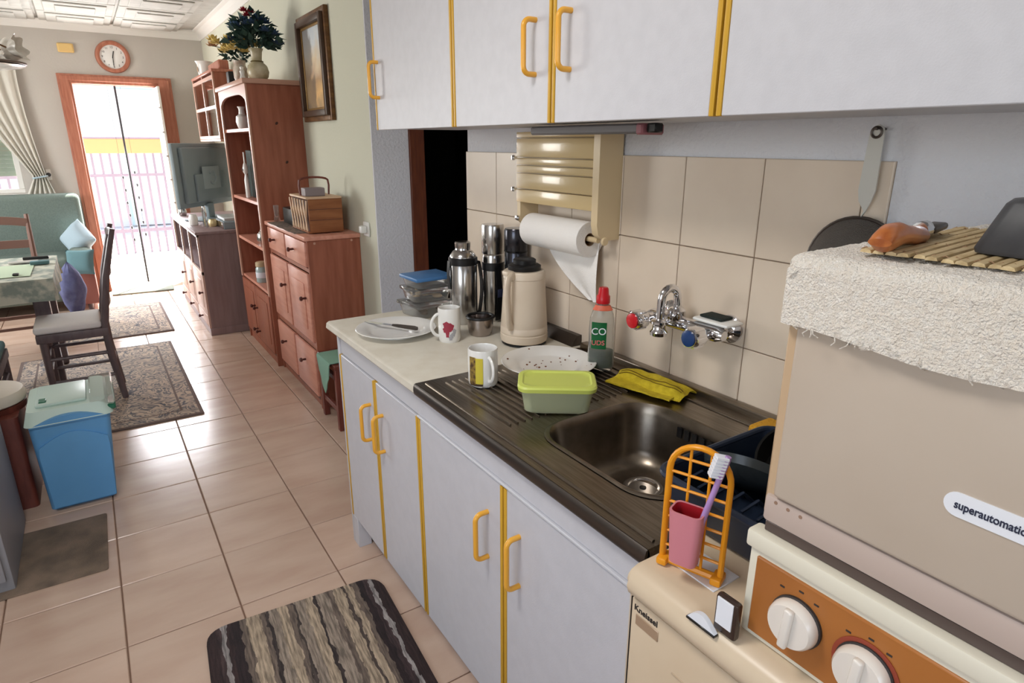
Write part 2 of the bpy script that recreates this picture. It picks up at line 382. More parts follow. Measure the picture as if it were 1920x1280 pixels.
# ornamental ceiling panels of the living room, each stepped towards a raised centre
b = B(); q = .585
box(b, .012, q - .012, .012, q - .012, -.022, 0, .006, 1); box(b, .07, q - .07, .07, q - .07, -.034, -.022, .006, 1)
box(b, .15, q - .15, .15, q - .15, -.044, -.034, .005, 1)
pan_me = mesh_of('panel', b, CEIL, False)
for i in range(-3, 2):
    for j in range(0, 5):
        o = link(bpy.data.objects.new('panel', pan_me)); o.parent = CE; o.location = (-.13 + i * q + (.0), 7.78 - (j + 1) * q, H)
def cornice(name, path, nrm):
    prof = [(0, 0), (.085, 0), (.085, -.012), (.06, -.02), (.035, -.045), (.02, -.07), (.012, -.085), (0, -.085)]
    b = B(); A = []
    for p0 in path: A.append([b.verts.new((p0[0] + nrm[0] * d, p0[1] + nrm[1] * d, H + z)) for d, z in prof])
    n = len(prof)
    for k in range(n): b.faces.new((A[0][k], A[0][(k + 1) % n], A[1][(k + 1) % n], A[1][k]))
    b.faces.new(A[0][::-1]); b.faces.new(A[1])
    return struct(name, b, WHITE)
cornice('trim_1', [(1.25, 3.2), (1.25, 7.8)], (-1, 0))
cornice('trim_2', [(-2.15, 7.8), (1.25, 7.8)], (0, -1))
# wall tiles of the kitchen splashback, laid one by one
wt_me = {}
def wall_tile(y0, y1, z0, z1):
    key = (round(y1 - y0, 3), round(z1 - z0, 3))
    if key not in wt_me:
        b = B(); h = .0012
        box(b, -.009, 0, h, key[0] - h, h, key[1] - h)
        fr = [e for e in b.edges if all(v.co.x < -.008 for v in e.verts)]
        bmesh.ops.bevel(b, geom=fr, offset=.0015, segments=1, affect='EDGES'); wt_me[key] = mesh_of('tile', b, WTILE, False)
    o = link(bpy.data.objects.new('tile', wt_me[key])); o.parent = WK; o.location = (1.2492, y0, z0); o.rotation_euler = (0, random.uniform(-.002, .002), random.uniform(-.002, .002))
ys = [.606, .656, .878, 1.10, 1.32, 1.54, 1.76, 1.98, 2.2]; zs = [.6, .82, 1.037, 1.253, 1.471]
for a, c in zip(ys, ys[1:]):
    for d, e in zip(zs, zs[1:]): wall_tile(a, c, d, e)
b = B(); box(b, 1.2470, 1.2497, .607, 2.199, .6, 1.47); o = part('grout', b, WGROUT, WK)

# hall doorway (dark) : jambs and head
D2 = link(bpy.data.objects.new('door_2', None)); D2['kind'] = 'structure'
bx('jamb', (1.4525, 1.54, 3.175, 3.31, 0, 2.1), HALLW, D2, .004); bx('jamb', (2.18, 2.26, 3.185, 3.31, 0, 2.1), HALLW, D2, .004); bx('head', (1.452, 2.26, 3.185, 3.31, 2.03, 2.12), HALLW, D2, .004)
# terrace door
D1 = link(bpy.data.objects.new('door_1', None)); D1['kind'] = 'structure'
for nm, e in (('jamb', (-.07, .045, 7.765, 7.93, 0, 2.13)), ('jamb', (.757, .905, 7.765, 7.93, 0, 2.13)), ('head', (-.07, .905, 7.764, 7.93, 2.045, 2.131))):
    b = B(); box(b, *e, bev=.006, seg=2)
    part(nm, b, ORWOOD, D1)
bx('moulding', (-.05, .025, 7.752, 7.766, 0, 2.11), ORWOOD, D1, .005); bx('moulding', (.78, .885, 7.752, 7.766, 0, 2.11), ORWOOD, D1, .005); bx('moulding', (-.05, .885, 7.751, 7.766, 2.07, 2.115), ORWOOD, D1, .005)
b = B(); box(b, .392, .41, 7.905, 7.93, .03, 2.045, .003, 1); part('centre_stile', b, DGREY, D1, 'dark meeting stile of the door')
b = B(); box(b, .735, .757, 7.44, 7.9, .02, 2.03, .004, 1); leaf = part('leaf', b, OUTW, D1, 'white open door leaf seen edge on')
for k in range(7):
    b = B(); lathe(b, [(0, -.014), (.011, -.008), (.014, 0), (.011, .008), (0, .014)], (.73, 7.433, .45 + k * .23), 10); part('bead', b, CHROME, leaf)
for xx in (.335, .45):
    for k in range(6):
        b = B(); lathe(b, [(0, -.02), (.008, -.012), (.01, 0), (.008, .012), (0, .02)], (xx + .004 * (k % 2), 7.915, 1.2 - k * .13 - (.05 if xx < .4 else 0)), 10); part('bead', b, DGREY, D1)
    b = B(); cyl(b, (xx, 7.915, 2.045), (xx, 7.915, .45), .0012, n=6); part('bead_string', b, DGREY, D1)
for k in range(3): bx('hinge', (.738, .765, 7.74, 7.77, .3 + .75 * k, .4 + .75 * k), CHROME, D1, .002)
# far window : frame, roller shutter slats, pane
W1 = link(bpy.data.objects.new('window_1', None)); W1['kind'] = 'structure'
for nm, e in (('frame', (-1.75, -.5, 7.82, 7.86, 1.03, 1.07)), ('frame', (-1.75, -.5, 7.82, 7.86, 2.05, 2.1)), ('frame', (-.545, -.5, 7.82, 7.86, 1.07, 2.05)), ('frame', (-1.75, -1.7, 7.82, 7.86, 1.07, 2.05)), ('frame', (-1.14, -1.09, 7.82, 7.86, 1.07, 2.05))):
    bx(nm, e, WHITE, W1, .004)
b = B(); box(b, -1.7, -.545, 7.838, 7.842, 1.07, 2.05); part('pane', b, GLASS, W1)
bx('sill', (-1.78, -.47, 7.74, 7.8, 1.0, 1.03), WHITE, W1, .006)
b = B(); prism(b, [(7.872, 0), (7.88, .008), (7.885, .02), (7.88, .032), (7.872, .038), (7.87, .02)], 0, -1.74, -.51); sl = mesh_of('slat', b, mat('shutter_green_white', (190, 204, 182), .5))
for k in range(23):
    o = link(bpy.data.objects.new('slat', sl)); o.parent = W1; o.location = (0, 0, 1.19 + k * .039)
# kitchen window frames behind and beside the camera, living room side window
for nm, e1 in (('window_2', [(-1.9, -1.86, -.95, .65, .98, 1.03), (-1.9, -1.86, -.95, .65, 2.21, 2.26), (-1.9, -1.86, -.95, -.9, 1.03, 2.21), (-1.9, -1.86, .6, .65, 1.03, 2.21), (-1.9, -1.86, -.18, -.12, 1.03, 2.21)]),
               ('window_3', [(-.6, .8, -2.55, -2.51, 1.0, 1.05), (-.6, .8, -2.55, -2.51, 2.15, 2.2), (-.6, -.55, -2.55, -2.51, 1.05, 2.15), (.75, .8, -2.55, -2.51, 1.05, 2.15)]),
               ('window_4', [(-2.25, -2.21, 5.2, 6.8, .95, 1.0), (-2.25, -2.21, 5.2, 6.8, 2.2, 2.25), (-2.25, -2.21, 5.2, 5.25, 1.0, 2.2), (-2.25, -2.21, 6.75, 6.8, 1.0, 2.2)])):
    w = link(bpy.data.objects.new(nm, None)); w['kind'] = 'structure'
    for e in e1: bx('frame', e, WHITE, w, .004)
#@@OUTSIDE
# ------------------------------------------------------------------ the terrace outside
b = B(); box(b, -8, 8, 7.95, 30, -.2, -.02); struct('ground', b, TERR)
FE = thing('terrace_fence', 'pale metal picket fence with an orange band along its top beyond the door', 'fence', (.5, 10.5, -.02))
bx('band', (-3, 4, 10.47, 10.51, 1.36, 1.55), OBAND, FE, .004); bx('top_rail', (-3, 4, 10.46, 10.52, 1.55, 1.575), PICK, FE, .003); bx('rail', (-3, 4, 10.475, 10.505, .28, .33), PICK, FE, .003); bx('rail', (-3, 4, 10.475, 10.505, 1.05, 1.09), PICK, FE, .003)
b = B(); box(b, -.014, .014, 10.48, 10.5, -.02, 1.36); pk = part('picket', b, PICK, FE, smooth=False)
pk.location = (-.5, 0, 0)
for k in range(1, 56):
    o = link(pk.copy()); o.parent = FE; o.location = (-.5 - 2.9 + k * .105 + 1.0, 0, 0)
HB = thing('white_house', 'sunlit white rendered house across the terrace', 'building', (1, 14, -.02))
bx('facade', (-5, 7, 14, 14.4, -.02, 3.6), OUTW, HB, .01); bx('door_surround', (.62, 2.2, 13.96, 14.0, 0, 2.5), mat('pale_teal_paint', (214, 234, 230), .7), HB, .004)
bx('shutter', (.655, 2.16, 13.93, 13.965, 0, 2.42), OUTW, HB, .004)
# ------------------------------------------------------------------ base cabinets
FX, WT = .656, .885
def handle(parent, x, y, z0, z1, mt=YELH):
    """D-shaped pull standing off a front that faces -x"""
    r = .0062; d = .034; pts = []
    for k in range(7): a = pi / 2 * k / 6; pts.append((x - d + .016 - .016 * sin(a), y, z0 + .016 - .016 * cos(a)))
    for k in range(7): a = pi / 2 * k / 6; pts.append((x - d + .016 - .016 * cos(a), y, z1 - .016 + .016 * sin(a)))
    b = B(); tube(b, [(x + .001, y, z0)] + pts + [(x + .001, y, z1)], r, 10)
    return part('handle', b, mt, parent)
def door(parent, x, y0, y1, z0, z1, hy, hz0, hz1, side=1):
    b = B(); box(b, x, x + .018, y0 + .012, y1 - .012, z0, z1, .0015, 1); d = part('door', b, LAM, parent)
    for a, c in ((y0 + .0015, y0 + .012), (y1 - .012, y1 - .0015)):
        b = B(); box(b, x - .002, x + .018, a, c, z0, z1, .002, 2); part('edge_strip', b, YELS, d)
    if hy is not None: handle(d, x, hy, hz0, hz1)
    return d
C1 = thing('base_cabinet', 'white two door base cabinet with yellow edge strips under the cream worktop', 'cabinet', (.94, 1.79, 0))
bx('side_panel', (FX, 1.2, 2.108, 2.126, 0, .845), LAMB, C1, .002); bx('side_panel', (FX + .02, 1.2, 1.462, 1.48, .1, .845), LAMB, C1, .002)
bx('bottom', (FX + .02, 1.2, 1.48, 2.108, .1, .118), LAMB, C1); bx('back', (1.2, 1.22, 1.462, 2.126, .1, .845), LAMB, C1); bx('shelf', (FX + .03, 1.2, 1.48, 2.108, .45, .468), LAMB, C1)
bx('plinth', (FX + .06, FX + .075, 1.46, 2.108, 0, .1), LAMB, C1); bx('top_rail', (FX + .006, FX + .024, 1.464, 2.108, .784, .845), LAMB, C1)
bx('leg', (FX, FX + .05, 2.06, 2.108, 0, .125), LAMB, C1)
door(C1, FX, 1.784, 2.11, .128, .782, 1.828, .563, .687); door(C1, FX, 1.462, 1.782, .128, .782, 1.724, .563, .687)
C2 = thing('sink_cabinet', 'white two door sink cabinet with yellow edge strips under the steel sink', 'cabinet', (.94, 1.03, 0))
bx('side_panel', (FX + .02, 1.2, 1.443, 1.46, .1, .85), LAMB, C2); bx('side_panel', (FX + .02, 1.2, .592, .61, 0, .7), LAMB, C2)
bx('bottom', (FX + .02, 1.2, .61, 1.443, .1, .118), LAMB, C2); bx('back', (1.2, 1.22, .592, 1.46, .1, .7), LAMB, C2)
bx('plinth', (FX + .06, FX + .075, .592, 1.46, 0, .1), LAMB, C2); bx('apron', (FX + .002, FX + .02, .592, 1.46, .79, .858), LAM, C2)
bx('rail', (FX - .004, FX + .02, .592, 1.46, .783, .79), LAMB, C2, .002)
door(C2, FX, 1.025, 1.46, .128, .78, 1.092, .56, .682); door(C2, FX, .592, 1.023, .128, .78, .96, .564, .69)
b = B(); prism(b, [(FX - .016, .893 - .03), (FX - .012, .857), (FX, .853), (1.2395, .853), (1.2395, WT), (FX - .004, WT), (FX - .013, WT - .006)], 1, 1.446, 2.19)
solo('worktop', b, [WORKT], 'cream laminate worktop with a rounded white front edge', 'worktop')
# ------------------------------------------------------------------ steel sink
SK = thing('steel_sink', 'dull stainless steel sink with ribbed drainboard left of its bowl', 'sink', (.94, 1.02, .853))
N = 7; inner = rrect(.735, 1.085, .655, 1.045, .09, N); nI = len(inner)
X0, X1, Y0, Y1 = .646, 1.21, .585, 1.444
def outer_pt(p):
    cx, cy = .91, .85; dx, dy = p[0] - cx, p[1] - cy; best = 1e9
    for d, lo, hi in ((dx, X0 - cx, X1 - cx), (dy, Y0 - cy, Y1 - cy)):
        if abs(d) > 1e-9: best = min(best, (hi if d > 0 else lo) / d)
    return (cx + dx * best, cy + dy * best)
b = B(); zt = .889
outer = [outer_pt(p) for p in inner]
for cx, cy in ((X0, Y0), (X0, Y1), (X1, Y0), (X1, Y1)):
    k = min(range(nI), key=lambda i: (outer[i][0] - cx) ** 2 + (outer[i][1] - cy) ** 2); outer[k] = (cx, cy)
Vo = [b.verts.new((*p, zt)) for p in outer]; Vi = [b.verts.new((*p, zt)) for p in inner]; Vd = [b.verts.new((*p, zt - .034)) for p in outer]
for k in range(nI):
    k2 = (k + 1) % nI; b.faces.new((Vo[k], Vo[k2], Vi[k2], Vi[k])); b.faces.new((Vo[k], Vd[k], Vd[k2], Vo[k2]))
part('sink_top', b, STEEL, SK)
b = B(); rings = []
for s, z, rr in ((0, .0015, .09), (.004, .0045, .09), (.009, .004, .088), (.013, -.004, .086), (.017, -.02, .085), (.03, -.11, .08), (.04, -.135, .075), (.06, -.148, .06), (.1, -.152, .05)):
    rings.append([b.verts.new((*p, zt + z)) for p in rrect(.735 + s, 1.085 - s, .655 + s, 1.045 - s, rr, N)])
for A, C in zip(rings, rings[1:]):
    for k in range(nI): b.faces.new((A[k], A[(k + 1) % nI], C[(k + 1) % nI], C[k]))
b.faces.new(rings[-1]); part('bowl', b, STEELB, SK)
b = B(); lathe(b, [(.046, 0), (.046, .003), (.040, .004), (.034, .001), (.03, -.002), (0, -.002)], (.965, .905, zt - .1515), 28); dr = part('drain', b, CHROME, SK)
b = B()
for k in range(6): a = k * pi / 3; lathe(b, [(0, .0005), (.005, .0005)], (.965 + .018 * cos(a), .905 + .018 * sin(a), zt - .153), 10)
lathe(b, [(0, .004), (.008, .003), (.008, 0)], (.965, .905, zt - .153), 12); part('drain_holes', b, BLACK, dr, kind='stuff')
b = B()
for k in range(5): box(b, 1.0605, 1.064, .8 + k * .022, .813 + k * .022, zt - .045, zt - .02)
part('overflow_slots', b, BLACK, SK, kind='stuff')
b = B(); box(b, X1, 1.2395, Y0, Y1, .86, .906, .004, 2); part('upstand', b, STEEL, SK)
b = B(); tube(b, [(X0 - .001, Y0, .872), (X0 - .001, Y1, .872)], .0165, 12, ry=.006); part('front_lip', b, STEELD, SK)
for xx, yy0, yy1 in ((.668, Y0 + .01, Y1 - .02), (1.17, Y0 + .01, Y1 - .02)):
    b = B(); tube(b, [(xx, yy0, zt + .0005), (xx, yy1, zt + .0005)], .0035, 8); part('raised_border', b, STEEL, SK)
b = B(); tube(b, [(0, 1.085, 0), (0, 1.1, .001), (0, 1.38, .001), (0, 1.4, 0)], .0045, 8, ry=.0022); rg = mesh_of('drain_rib', b, STEEL)
for k in range(22):
    o = link(bpy.data.objects.new('drain_rib', rg)); o.parent = SK; o.location = Vector((.715 + k * .02, 0, zt)) - SK.location
# ------------------------------------------------------------------ wall cabinets
UX, UZ, UT = .915, 1.545, 2.26
def wall_cab(label, y0, y1, doors):
    t = thing('wall_cabinet', label, 'cabinet', (1.08, (y0 + y1) / 2, UZ))
    bx('carcass', (UX + .02, 1.248, y0 + .002, y1 - .002, UZ + .004, UT), LAMB, t)
    for a, c, hy in doors: door(t, UX, a, c, UZ, UT - .003, hy, 1.653, 1.768)
    return t
wall_cab('narrow white wall cabinet with handle on its far left edge, first from the picture', 1.69, 2.275, [(1.69, 2.275, 2.235)])
wall_cab('white two door wall cabinet with its pair of yellow handles side by side', .758, 1.688, [(1.224, 1.688, 1.287), (.758, 1.222, 1.158)])
wall_cab('white wall cabinet above the strainer and black box, no handle in view', -.22, .756, [(.27, .756, None), (-.22, .268, None)])
LS = thing('cabinet_light', 'slim metal strip lamp fixed under the wall cabinet above the dispenser', 'lamp', (1.06, 1.26, 1.52))
bx('housing', (1.03, 1.09, 1.06, 1.47, 1.522, 1.543), mat('dull_grey_metal', (120, 118, 120), .6, .3), LS, .004); bx('end_cap', (1.025, 1.095, 1.04, 1.062, 1.519, 1.543), mat('dusky_pink_plastic', (150, 96, 104), .5), LS, .004); bx('switch', (1.035, 1.06, 1.01, 1.038, 1.523, 1.543), BLACK, LS, .003)
# ------------------------------------------------------------------ things on the worktop
def plate(label, c, R, group=None):
    b = B(); lathe(b, [(0, .004), (R * .58, .004), (R * .63, .006), (R * .72, .014), (R * .98, .021), (R, .0225), (R * .985, .024), (R * .72, .0175), (R * .64, .0095), (R * .58, .007), (0, .007)], (0, 0, 0), 48, caps=(False, False))
    tube(b, [(R * .57 * cos(a), R * .57 * sin(a), .003) for a in [2 * pi * k / 40 for k in range(40)]], .003, 6, closed=True)
    bmesh.ops.translate(b, vec=c, verts=b.verts[:])
    return solo('dinner_plate', b, WHITEC, label, 'plate')
plate('white china plate with a table knife lying across it on the worktop', (.795, 1.912, WT), .135)
pl2 = plate('white china plate with brown crumbs standing on the drainboard', (1.01, 1.338, zt + .0042), .135)
b = B(); 
for k in range(26):
    a, r = random.uniform(0, 2 * pi), random.uniform(.01, .125); z = zt + .0112 + (.0 if r < .08 else (r - .08) * .4)
    s = random.uniform(.0009, .0022); box(b, 1.01 + r * cos(a) - s, 1.01 + r * cos(a) + s, 1.338 + r * sin(a) - s, 1.338 + r * sin(a) + s, z, z + s * 1.2)
part('crumbs', b, CRUMB, pl2, kind='stuff')
KN = thing('table_knife', 'steel table knife resting across the white plate on the worktop', 'knife', (.79, 1.93, WT + .024), radians(302))
# built along local x
Mk = ROOTS[KN.name]
b = B(); prism(b, [(-.115, -.003), (-.115, .004), (-.02, .009), (.0, .006), (.0, -.006), (-.09, -.008)], 2, 0, .0018); bmesh.ops.transform(b, matrix=Mk, verts=b.verts[:]); part('blade', b, CHROME, KN)
b = B(); tube(b, [(0, 0, .002), (.02, 0, .002), (.09, 0, .002), (.1, 0, .002)], [.004, .006, .008, .006], 10, ry=.0035); bmesh.ops.transform(b, matrix=Mk, verts=b.verts[:]); part('handle', b, STEELD, KN)
def mug(label, c, r, h, hang, name='mug'):
    t = thing(name, label, 'mug', c)
    b = B(); x, y, z = c
    lathe(b, [(0, 0), (r * .9, 0), (r * .96, .004), (r, .012), (r, h - .004), (r - .001, h), (r - .003, h), (r - .004, h - .004), (r - .004, .008), (0, .006)], c, 40); part('body', b, WHITEC, t)
    dx, dy = cos(hang), sin(hang); b = B(); pts = []
    for k in range(13):
        a = -pi / 2 + pi * k / 12; pts.append((x + dx * (r - .003 + .027 * cos(a)), y + dy * (r - .003 + .027 * cos(a)), z + h * .5 + h * .33 * sin(a)))
    tube(b, pts, .0052, 10, ry=.0042); part('handle', b, WHITEC, t)
    return t
def patch(parent, name, c, r, a0, a1, z0, z1, mt, label=None, n=14, d=.0006):
    b = B(); sheet(b, n, 4, lambda u, v: (c[0] + (r + d) * cos(a0 + (a1 - a0) * u), c[1] + (r + d) * sin(a0 + (a1 - a0) * u), c[2] + z0 + (z1 - z0) * v), .0004)
    return part(name, b, mt, parent, label)
def blob_patch(parent, name, c, r, a, z, ra, rz, mt, n=16, lob=0):
    b = B(); ctr = b.verts.new((c[0] + (r + .0009) * cos(a), c[1] + (r + .0009) * sin(a), c[2] + z)); vs = []
    for k in range(n):
        t = 2 * pi * k / n; f = 1 + lob * sin(5 * t); aa = a + ra * cos(t) * f / r
        vs.append(b.verts.new((c[0] + (r + .0007) * cos(aa), c[1] + (r + .0007) * sin(aa), c[2] + z + rz * sin(t) * f)))
    for k in range(n): b.faces.new((ctr, vs[k], vs[(k + 1) % n]))
    return part(name, b, mt, parent)
c = (.91, 1.745, WT); r = .036
M1 = mug('white mug with a dark red flower print between plate and steel cup', c, r, .112, radians(170))
vd = math.atan2(-c[1], -c[0])
for da, z, ra, rz in ((-.25, .062, .012, .01), (-.1, .05, .014, .012), (.08, .055, .012, .012), (-.3, .045, .011, .01), (-.18, .033, .006, .014)):
    blob_patch(M1, 'flower_print', c, r, vd + da, z, ra, rz, mat('dark_red_print', (160, 52, 70), .4), lob=.15)
for da, z in ((.2, .025), (.35, .03), (.1, .018), (.45, .04)): blob_patch(M1, 'leaf_print', c, r, vd + da, z, .006, .008, mat('grey_leaf_print', (170, 168, 172), .4), lob=.2)
c = (.795, 1.34, zt + .0025); r = .0395
M2 = mug('white mug with yellow and brown picture print on the steel drainboard', c, r, .1, radians(-96))
vd = math.atan2(-c[1], -c[0])
patch(M2, 'yellow_print', c, r, vd - .95, vd + .0, .012, .082, mat('yellow_print', (214, 196, 70), .35))
patch(M2, 'brown_print', c, r, vd - 1.0, vd - .5, .01, .084, mat('brown_print', (84, 62, 46), .35, c2=(180, 150, 70), scale=90), d=.0011)
patch(M2, 'brown_print', c, r, vd - .95, vd - .02, .006, .012, mat('brown_print2', (70, 56, 44), .35), d=.0011)
# steel cup, upturned lid of the flask
CU = thing('steel_cup', 'small steel flask cup with black rim standing beside the flower mug', 'cup', (1.03, 1.75, WT))
b = B(); lathe(b, [(0, 0), (.034, 0), (.038, .004), (.043, .03), (.044, .06), (.042, .06), (.036, .006), (0, .005)], (1.03, 1.75, WT), 36); part('body', b, mat('cup_steel', (170, 160, 155), .22, 1), CU)
b = B(); tube(b, [(1.03 + .0445 * cos(a), 1.75 + .0445 * sin(a), WT + .062) for a in [2 * pi * k / 36 for k in range(36)]], .005, 8, closed=True); part('rim', b, BLACK, CU)
# flasks
T1 = thing('thermos_flask', 'stocky steel flask with bare stopper and black strap, foremost of the three flasks', 'flask', (1.06, 1.915, WT), group='steel flasks on the worktop')
cc = (1.06, 1.915, WT)
b = B(); lathe(b, [(0, 0), (.046, 0), (.049, .004), (.049, .21), (.047, .213)], cc, 40); part('body', b, SILVER, T1)
b = B(); lathe(b, [(.047, .236), (.046, .242), (.034, .258), (.027, .262), (.026, .268), (.0, .268)], cc, 36, caps=(True, False)); part('shoulder', b, SILVER, T1)
b = B(); lathe(b, [(.026, .267), (.027, .27), (.0275, .287), (.024, .29), (0, .29)], cc, 30, caps=(True, False)); part('stopper', b, SILVER, T1)
b = B(); lathe(b, [(.0485, .21), (.051, .212), (.051, .234), (.0485, .237)], cc, 40); part('collar', b, BLACK, T1)
b = B(); sheet(b, 12, 2, lambda u, v: (cc[0] + .05 + .012 * sin(u * pi), cc[1] - .03 + .02 * v, WT + .22 - .19 * u), .003); part('carry_strap', b, BLACK, T1)
b = B(); sheet(b, 8, 2, lambda u, v: (cc[0] - .052 - .004 * sin(u * pi), cc[1] + .0 + .018 * v, WT + .225 - .1 * u), .003); part('carry_strap', b, BLACK, T1)
T2 = thing('thermos_flask', 'tall steel flask with bright cup lid, between the other two flasks', 'flask', (1.165, 1.885, WT), group='steel flasks on the worktop')
cc = (1.165, 1.885, WT)
b = B(); lathe(b, [(0, 0), (.036, 0), (.038, .004), (.038, .225), (.036, .236), (.035, .24)], cc, 36); part('body', b, SILVER, T2)
b = B(); lathe(b, [(.0385, .244), (.0395, .246), (.0395, .34), (.0375, .346), (0, .347)], cc, 36, caps=(True, False)); part('cup_lid', b, SILVER, T2)
b = B(); lathe(b, [(.0385, .185), (.0405, .187), (.0405, .212), (.0385, .214)], cc, 36); part('strap_ring', b, BLACK, T2)
b = B(); sheet(b, 10, 2, lambda u, v: (cc[0] - .02 + .022 * v, cc[1] - .045 - .012 * sin(u * pi), WT + .2 - .19 * u), .003); part('carry_strap', b, BLACK, T2)
b = B(); box(b, cc[0] - .018, cc[0] + .012, cc[1] - .062, cc[1] - .056, WT + .095, WT + .125, .003, 2); part('strap_pad', b, NAVY, T2)
cc = (1.19, 1.775, WT)
T3 = thing('thermos_flask', 'tall gunmetal flask with matching lid beside the paper towel holder', 'flask', cc, group='steel flasks on the worktop')
b = B(); lathe(b, [(0, 0), (.036, 0), (.039, .004), (.039, .26), (.037, .264)], cc, 36); part('body', b, GUN, T3)
b = B(); lathe(b, [(.039, .266), (.0405, .268), (.0405, .335), (.037, .342), (0, .343)], cc, 36, caps=(True, False)); part('cup_lid', b, GUN, T3)
b = B(); lathe(b, [(.0395, .263), (.041, .264), (.041, .267), (.0395, .268)], cc, 36); part('trim_ring', b, BLACKG, T3)
# beige vacuum jug
cc = (1.105, 1.6, WT)
J = thing('vacuum_jug', 'beige plastic vacuum jug with black stopper and side handle', 'jug', cc)
b = B(); lathe(b, [(.068, .0), (.072, .002), (.072, .007), (.069, .009)], cc, 44); part('base_ring', b, BLACK, J)
b = B(); lathe(b, [(.07, .008), (.0745, .011), (.0765, .02), (.0765, .034), (.0745, .036), (.0745, .039), (.076, .041), (.0755, .056), (.074, .058), (.074, .061), (.0745, .063), (.066, .2), (.0655, .212), (.067, .214), (.066, .232), (.062, .237), (.05, .238)], cc, 48); part('body', b, BEIGE, J)
b = B(); lathe(b, [(.05, .236), (.052, .24), (.052, .252), (.045, .256), (.036, .258), (.036, .27), (.03, .274), (0, .275)], cc, 36, caps=(True, False)); part('stopper', b, BLACK, J)
b = B(); box(b, cc[0] - .075, cc[0] - .045, cc[1] - .016, cc[1] + .016, WT + .225, WT + .24, .005, 2); part('spout', b, BEIGE, J)
ha = radians(205); dx, dy = cos(ha), sin(ha); b = B(); pts = []
for q_, z in ((.055, .222), (.075, .228), (.092, .222), (.1, .2), (.1, .16), (.096, .12), (.092, .085), (.084, .07), (.068, .068)): pts.append((cc[0] + dx * q_, cc[1] + dy * q_, WT + z))
tube(b, pts, .014, 12, ry=.007); part('handle', b, BEIGE, J)
# clear food boxes
def food_box(label, x0, x1, y0, y1, z0, h, lid, rz=0, fill=None):
    c = ((x0 + x1) / 2, (y0 + y1) / 2, z0); t = thing('food_container', label, 'container', c, rz, 'stacked clear food containers'); Mx = ROOTS[t.name]
    a, d = (x1 - x0) / 2, (y1 - y0) / 2
    b = B(); rr = []
    for s, z in ((.012, 0), (.008, .003), (0, h), (.002, h), (.01, .004)): rr.append([b.verts.new((*p, z)) for p in rrect(-a + s, a - s, -d + s, d - s, .015, 4)])
    n = len(rr[0])
    for A, C in zip(rr, rr[1:]):
        for k in range(n): b.faces.new((A[k], A[(k + 1) % n], C[(k + 1) % n], C[k]))
    b.faces.new(rr[0][::-1]); b.faces.new(rr[-1]); bmesh.ops.transform(b, matrix=Mx, verts=b.verts[:]); part('tub', b, CLEAR, t)
    b = B(); box(b, -a - .005, a + .005, -d - .005, d + .005, h - .005, h + .009, .004, 2, Mx); part('lid', b, lid, t)
    if fill:
        b = B()
        for k in range(7):
            px, py, s = random.uniform(-a * .5, a * .5), random.uniform(-d * .5, d * .5), random.uniform(.012, .02); lathe(b, [(0, -.006), (s * .8, -.004), (s, 0), (s * .7, .006), (0, .008)], (px, py, .014 + .008 * (k % 3)), 10)
        bmesh.ops.transform(b, matrix=Mx, verts=b.verts[:]); part('contents', b, fill, t, kind='stuff')
food_box('wide clear food container at the bottom of the stack by the flasks', .92, 1.08, 2.02, 2.17, WT, .045, CLEAR, radians(8), mat('brown_biscuit', (120, 92, 66), .9))
food_box('clear food container with biscuits in the middle of the stack by the flasks', .925, 1.075, 2.03, 2.165, WT + .056, .04, CLEAR, radians(-5), mat('pale_biscuit', (214, 186, 150), .9))
food_box('clear food container with blue clip lid, topmost of the stack by the flasks', .93, 1.08, 2.03, 2.16, WT + .106, .036, BLUELID, radians(3))
# dark strip lying against the wall tiles
b = B(); prism(b, [(1.2, 0), (1.2385, 0), (1.2385, .034), (1.222, .034), (1.21, .02)], 1, 1.47, 1.76); bmesh.ops.translate(b, vec=(0, 0, WT), verts=b.verts[:])
solo('metal_strip', b, STEELD, 'dark grey metal strip lying against the wall tiles behind the jug', 'strip')
# lime lidded box
cx, cy, rz = .86, 1.105, radians(-36)
LB = thing('lidded_box', 'clear plastic box with a loose lime green lid on the drainboard', 'container', (cx, cy, zt + .0034), rz); Mx = ROOTS[LB.name]
b = B(); rr = []
for s, z in ((.012, 0), (.008, .004), (0, .062), (.0025, .062), (.0105, .005)): rr.append([b.verts.new((*p, z)) for p in rrect(-.085 + s, .085 - s, -.05 + s, .05 - s, .022, 5)])
n = len(rr[0])
for A, C in zip(rr, rr[1:]):
    for k in range(n): b.faces.new((A[k], A[(k + 1) % n], C[(k + 1) % n], C[k]))
b.faces.new(rr[0][::-1]); b.faces.new(rr[-1]); bmesh.ops.transform(b, matrix=Mx, verts=b.verts[:]); part('tub', b, CLEARG, LB)
b = B(); rr = []
for s, z in ((.0, .06), (-.004, .061), (-.005, .07), (-.002, .074), (.006, .075), (.01, .071), (.02, .071)): rr.append([b.verts.new((*p, z)) for p in rrect(-.088 + s, .088 - s, -.053 + s, .053 - s, .024, 5)])
for A, C in zip(rr, rr[1:]):
    for k in range(n): b.faces.new((A[k], A[(k + 1) % n], C[(k + 1) % n], C[k]))
b.faces.new(rr[0][::-1]); b.faces.new(rr[-1]); bmesh.ops.transform(b, matrix=Mx @ Matrix.Rotation(radians(2), 4, 'X'), verts=b.verts[:]); part('lid', b, LIME, LB)
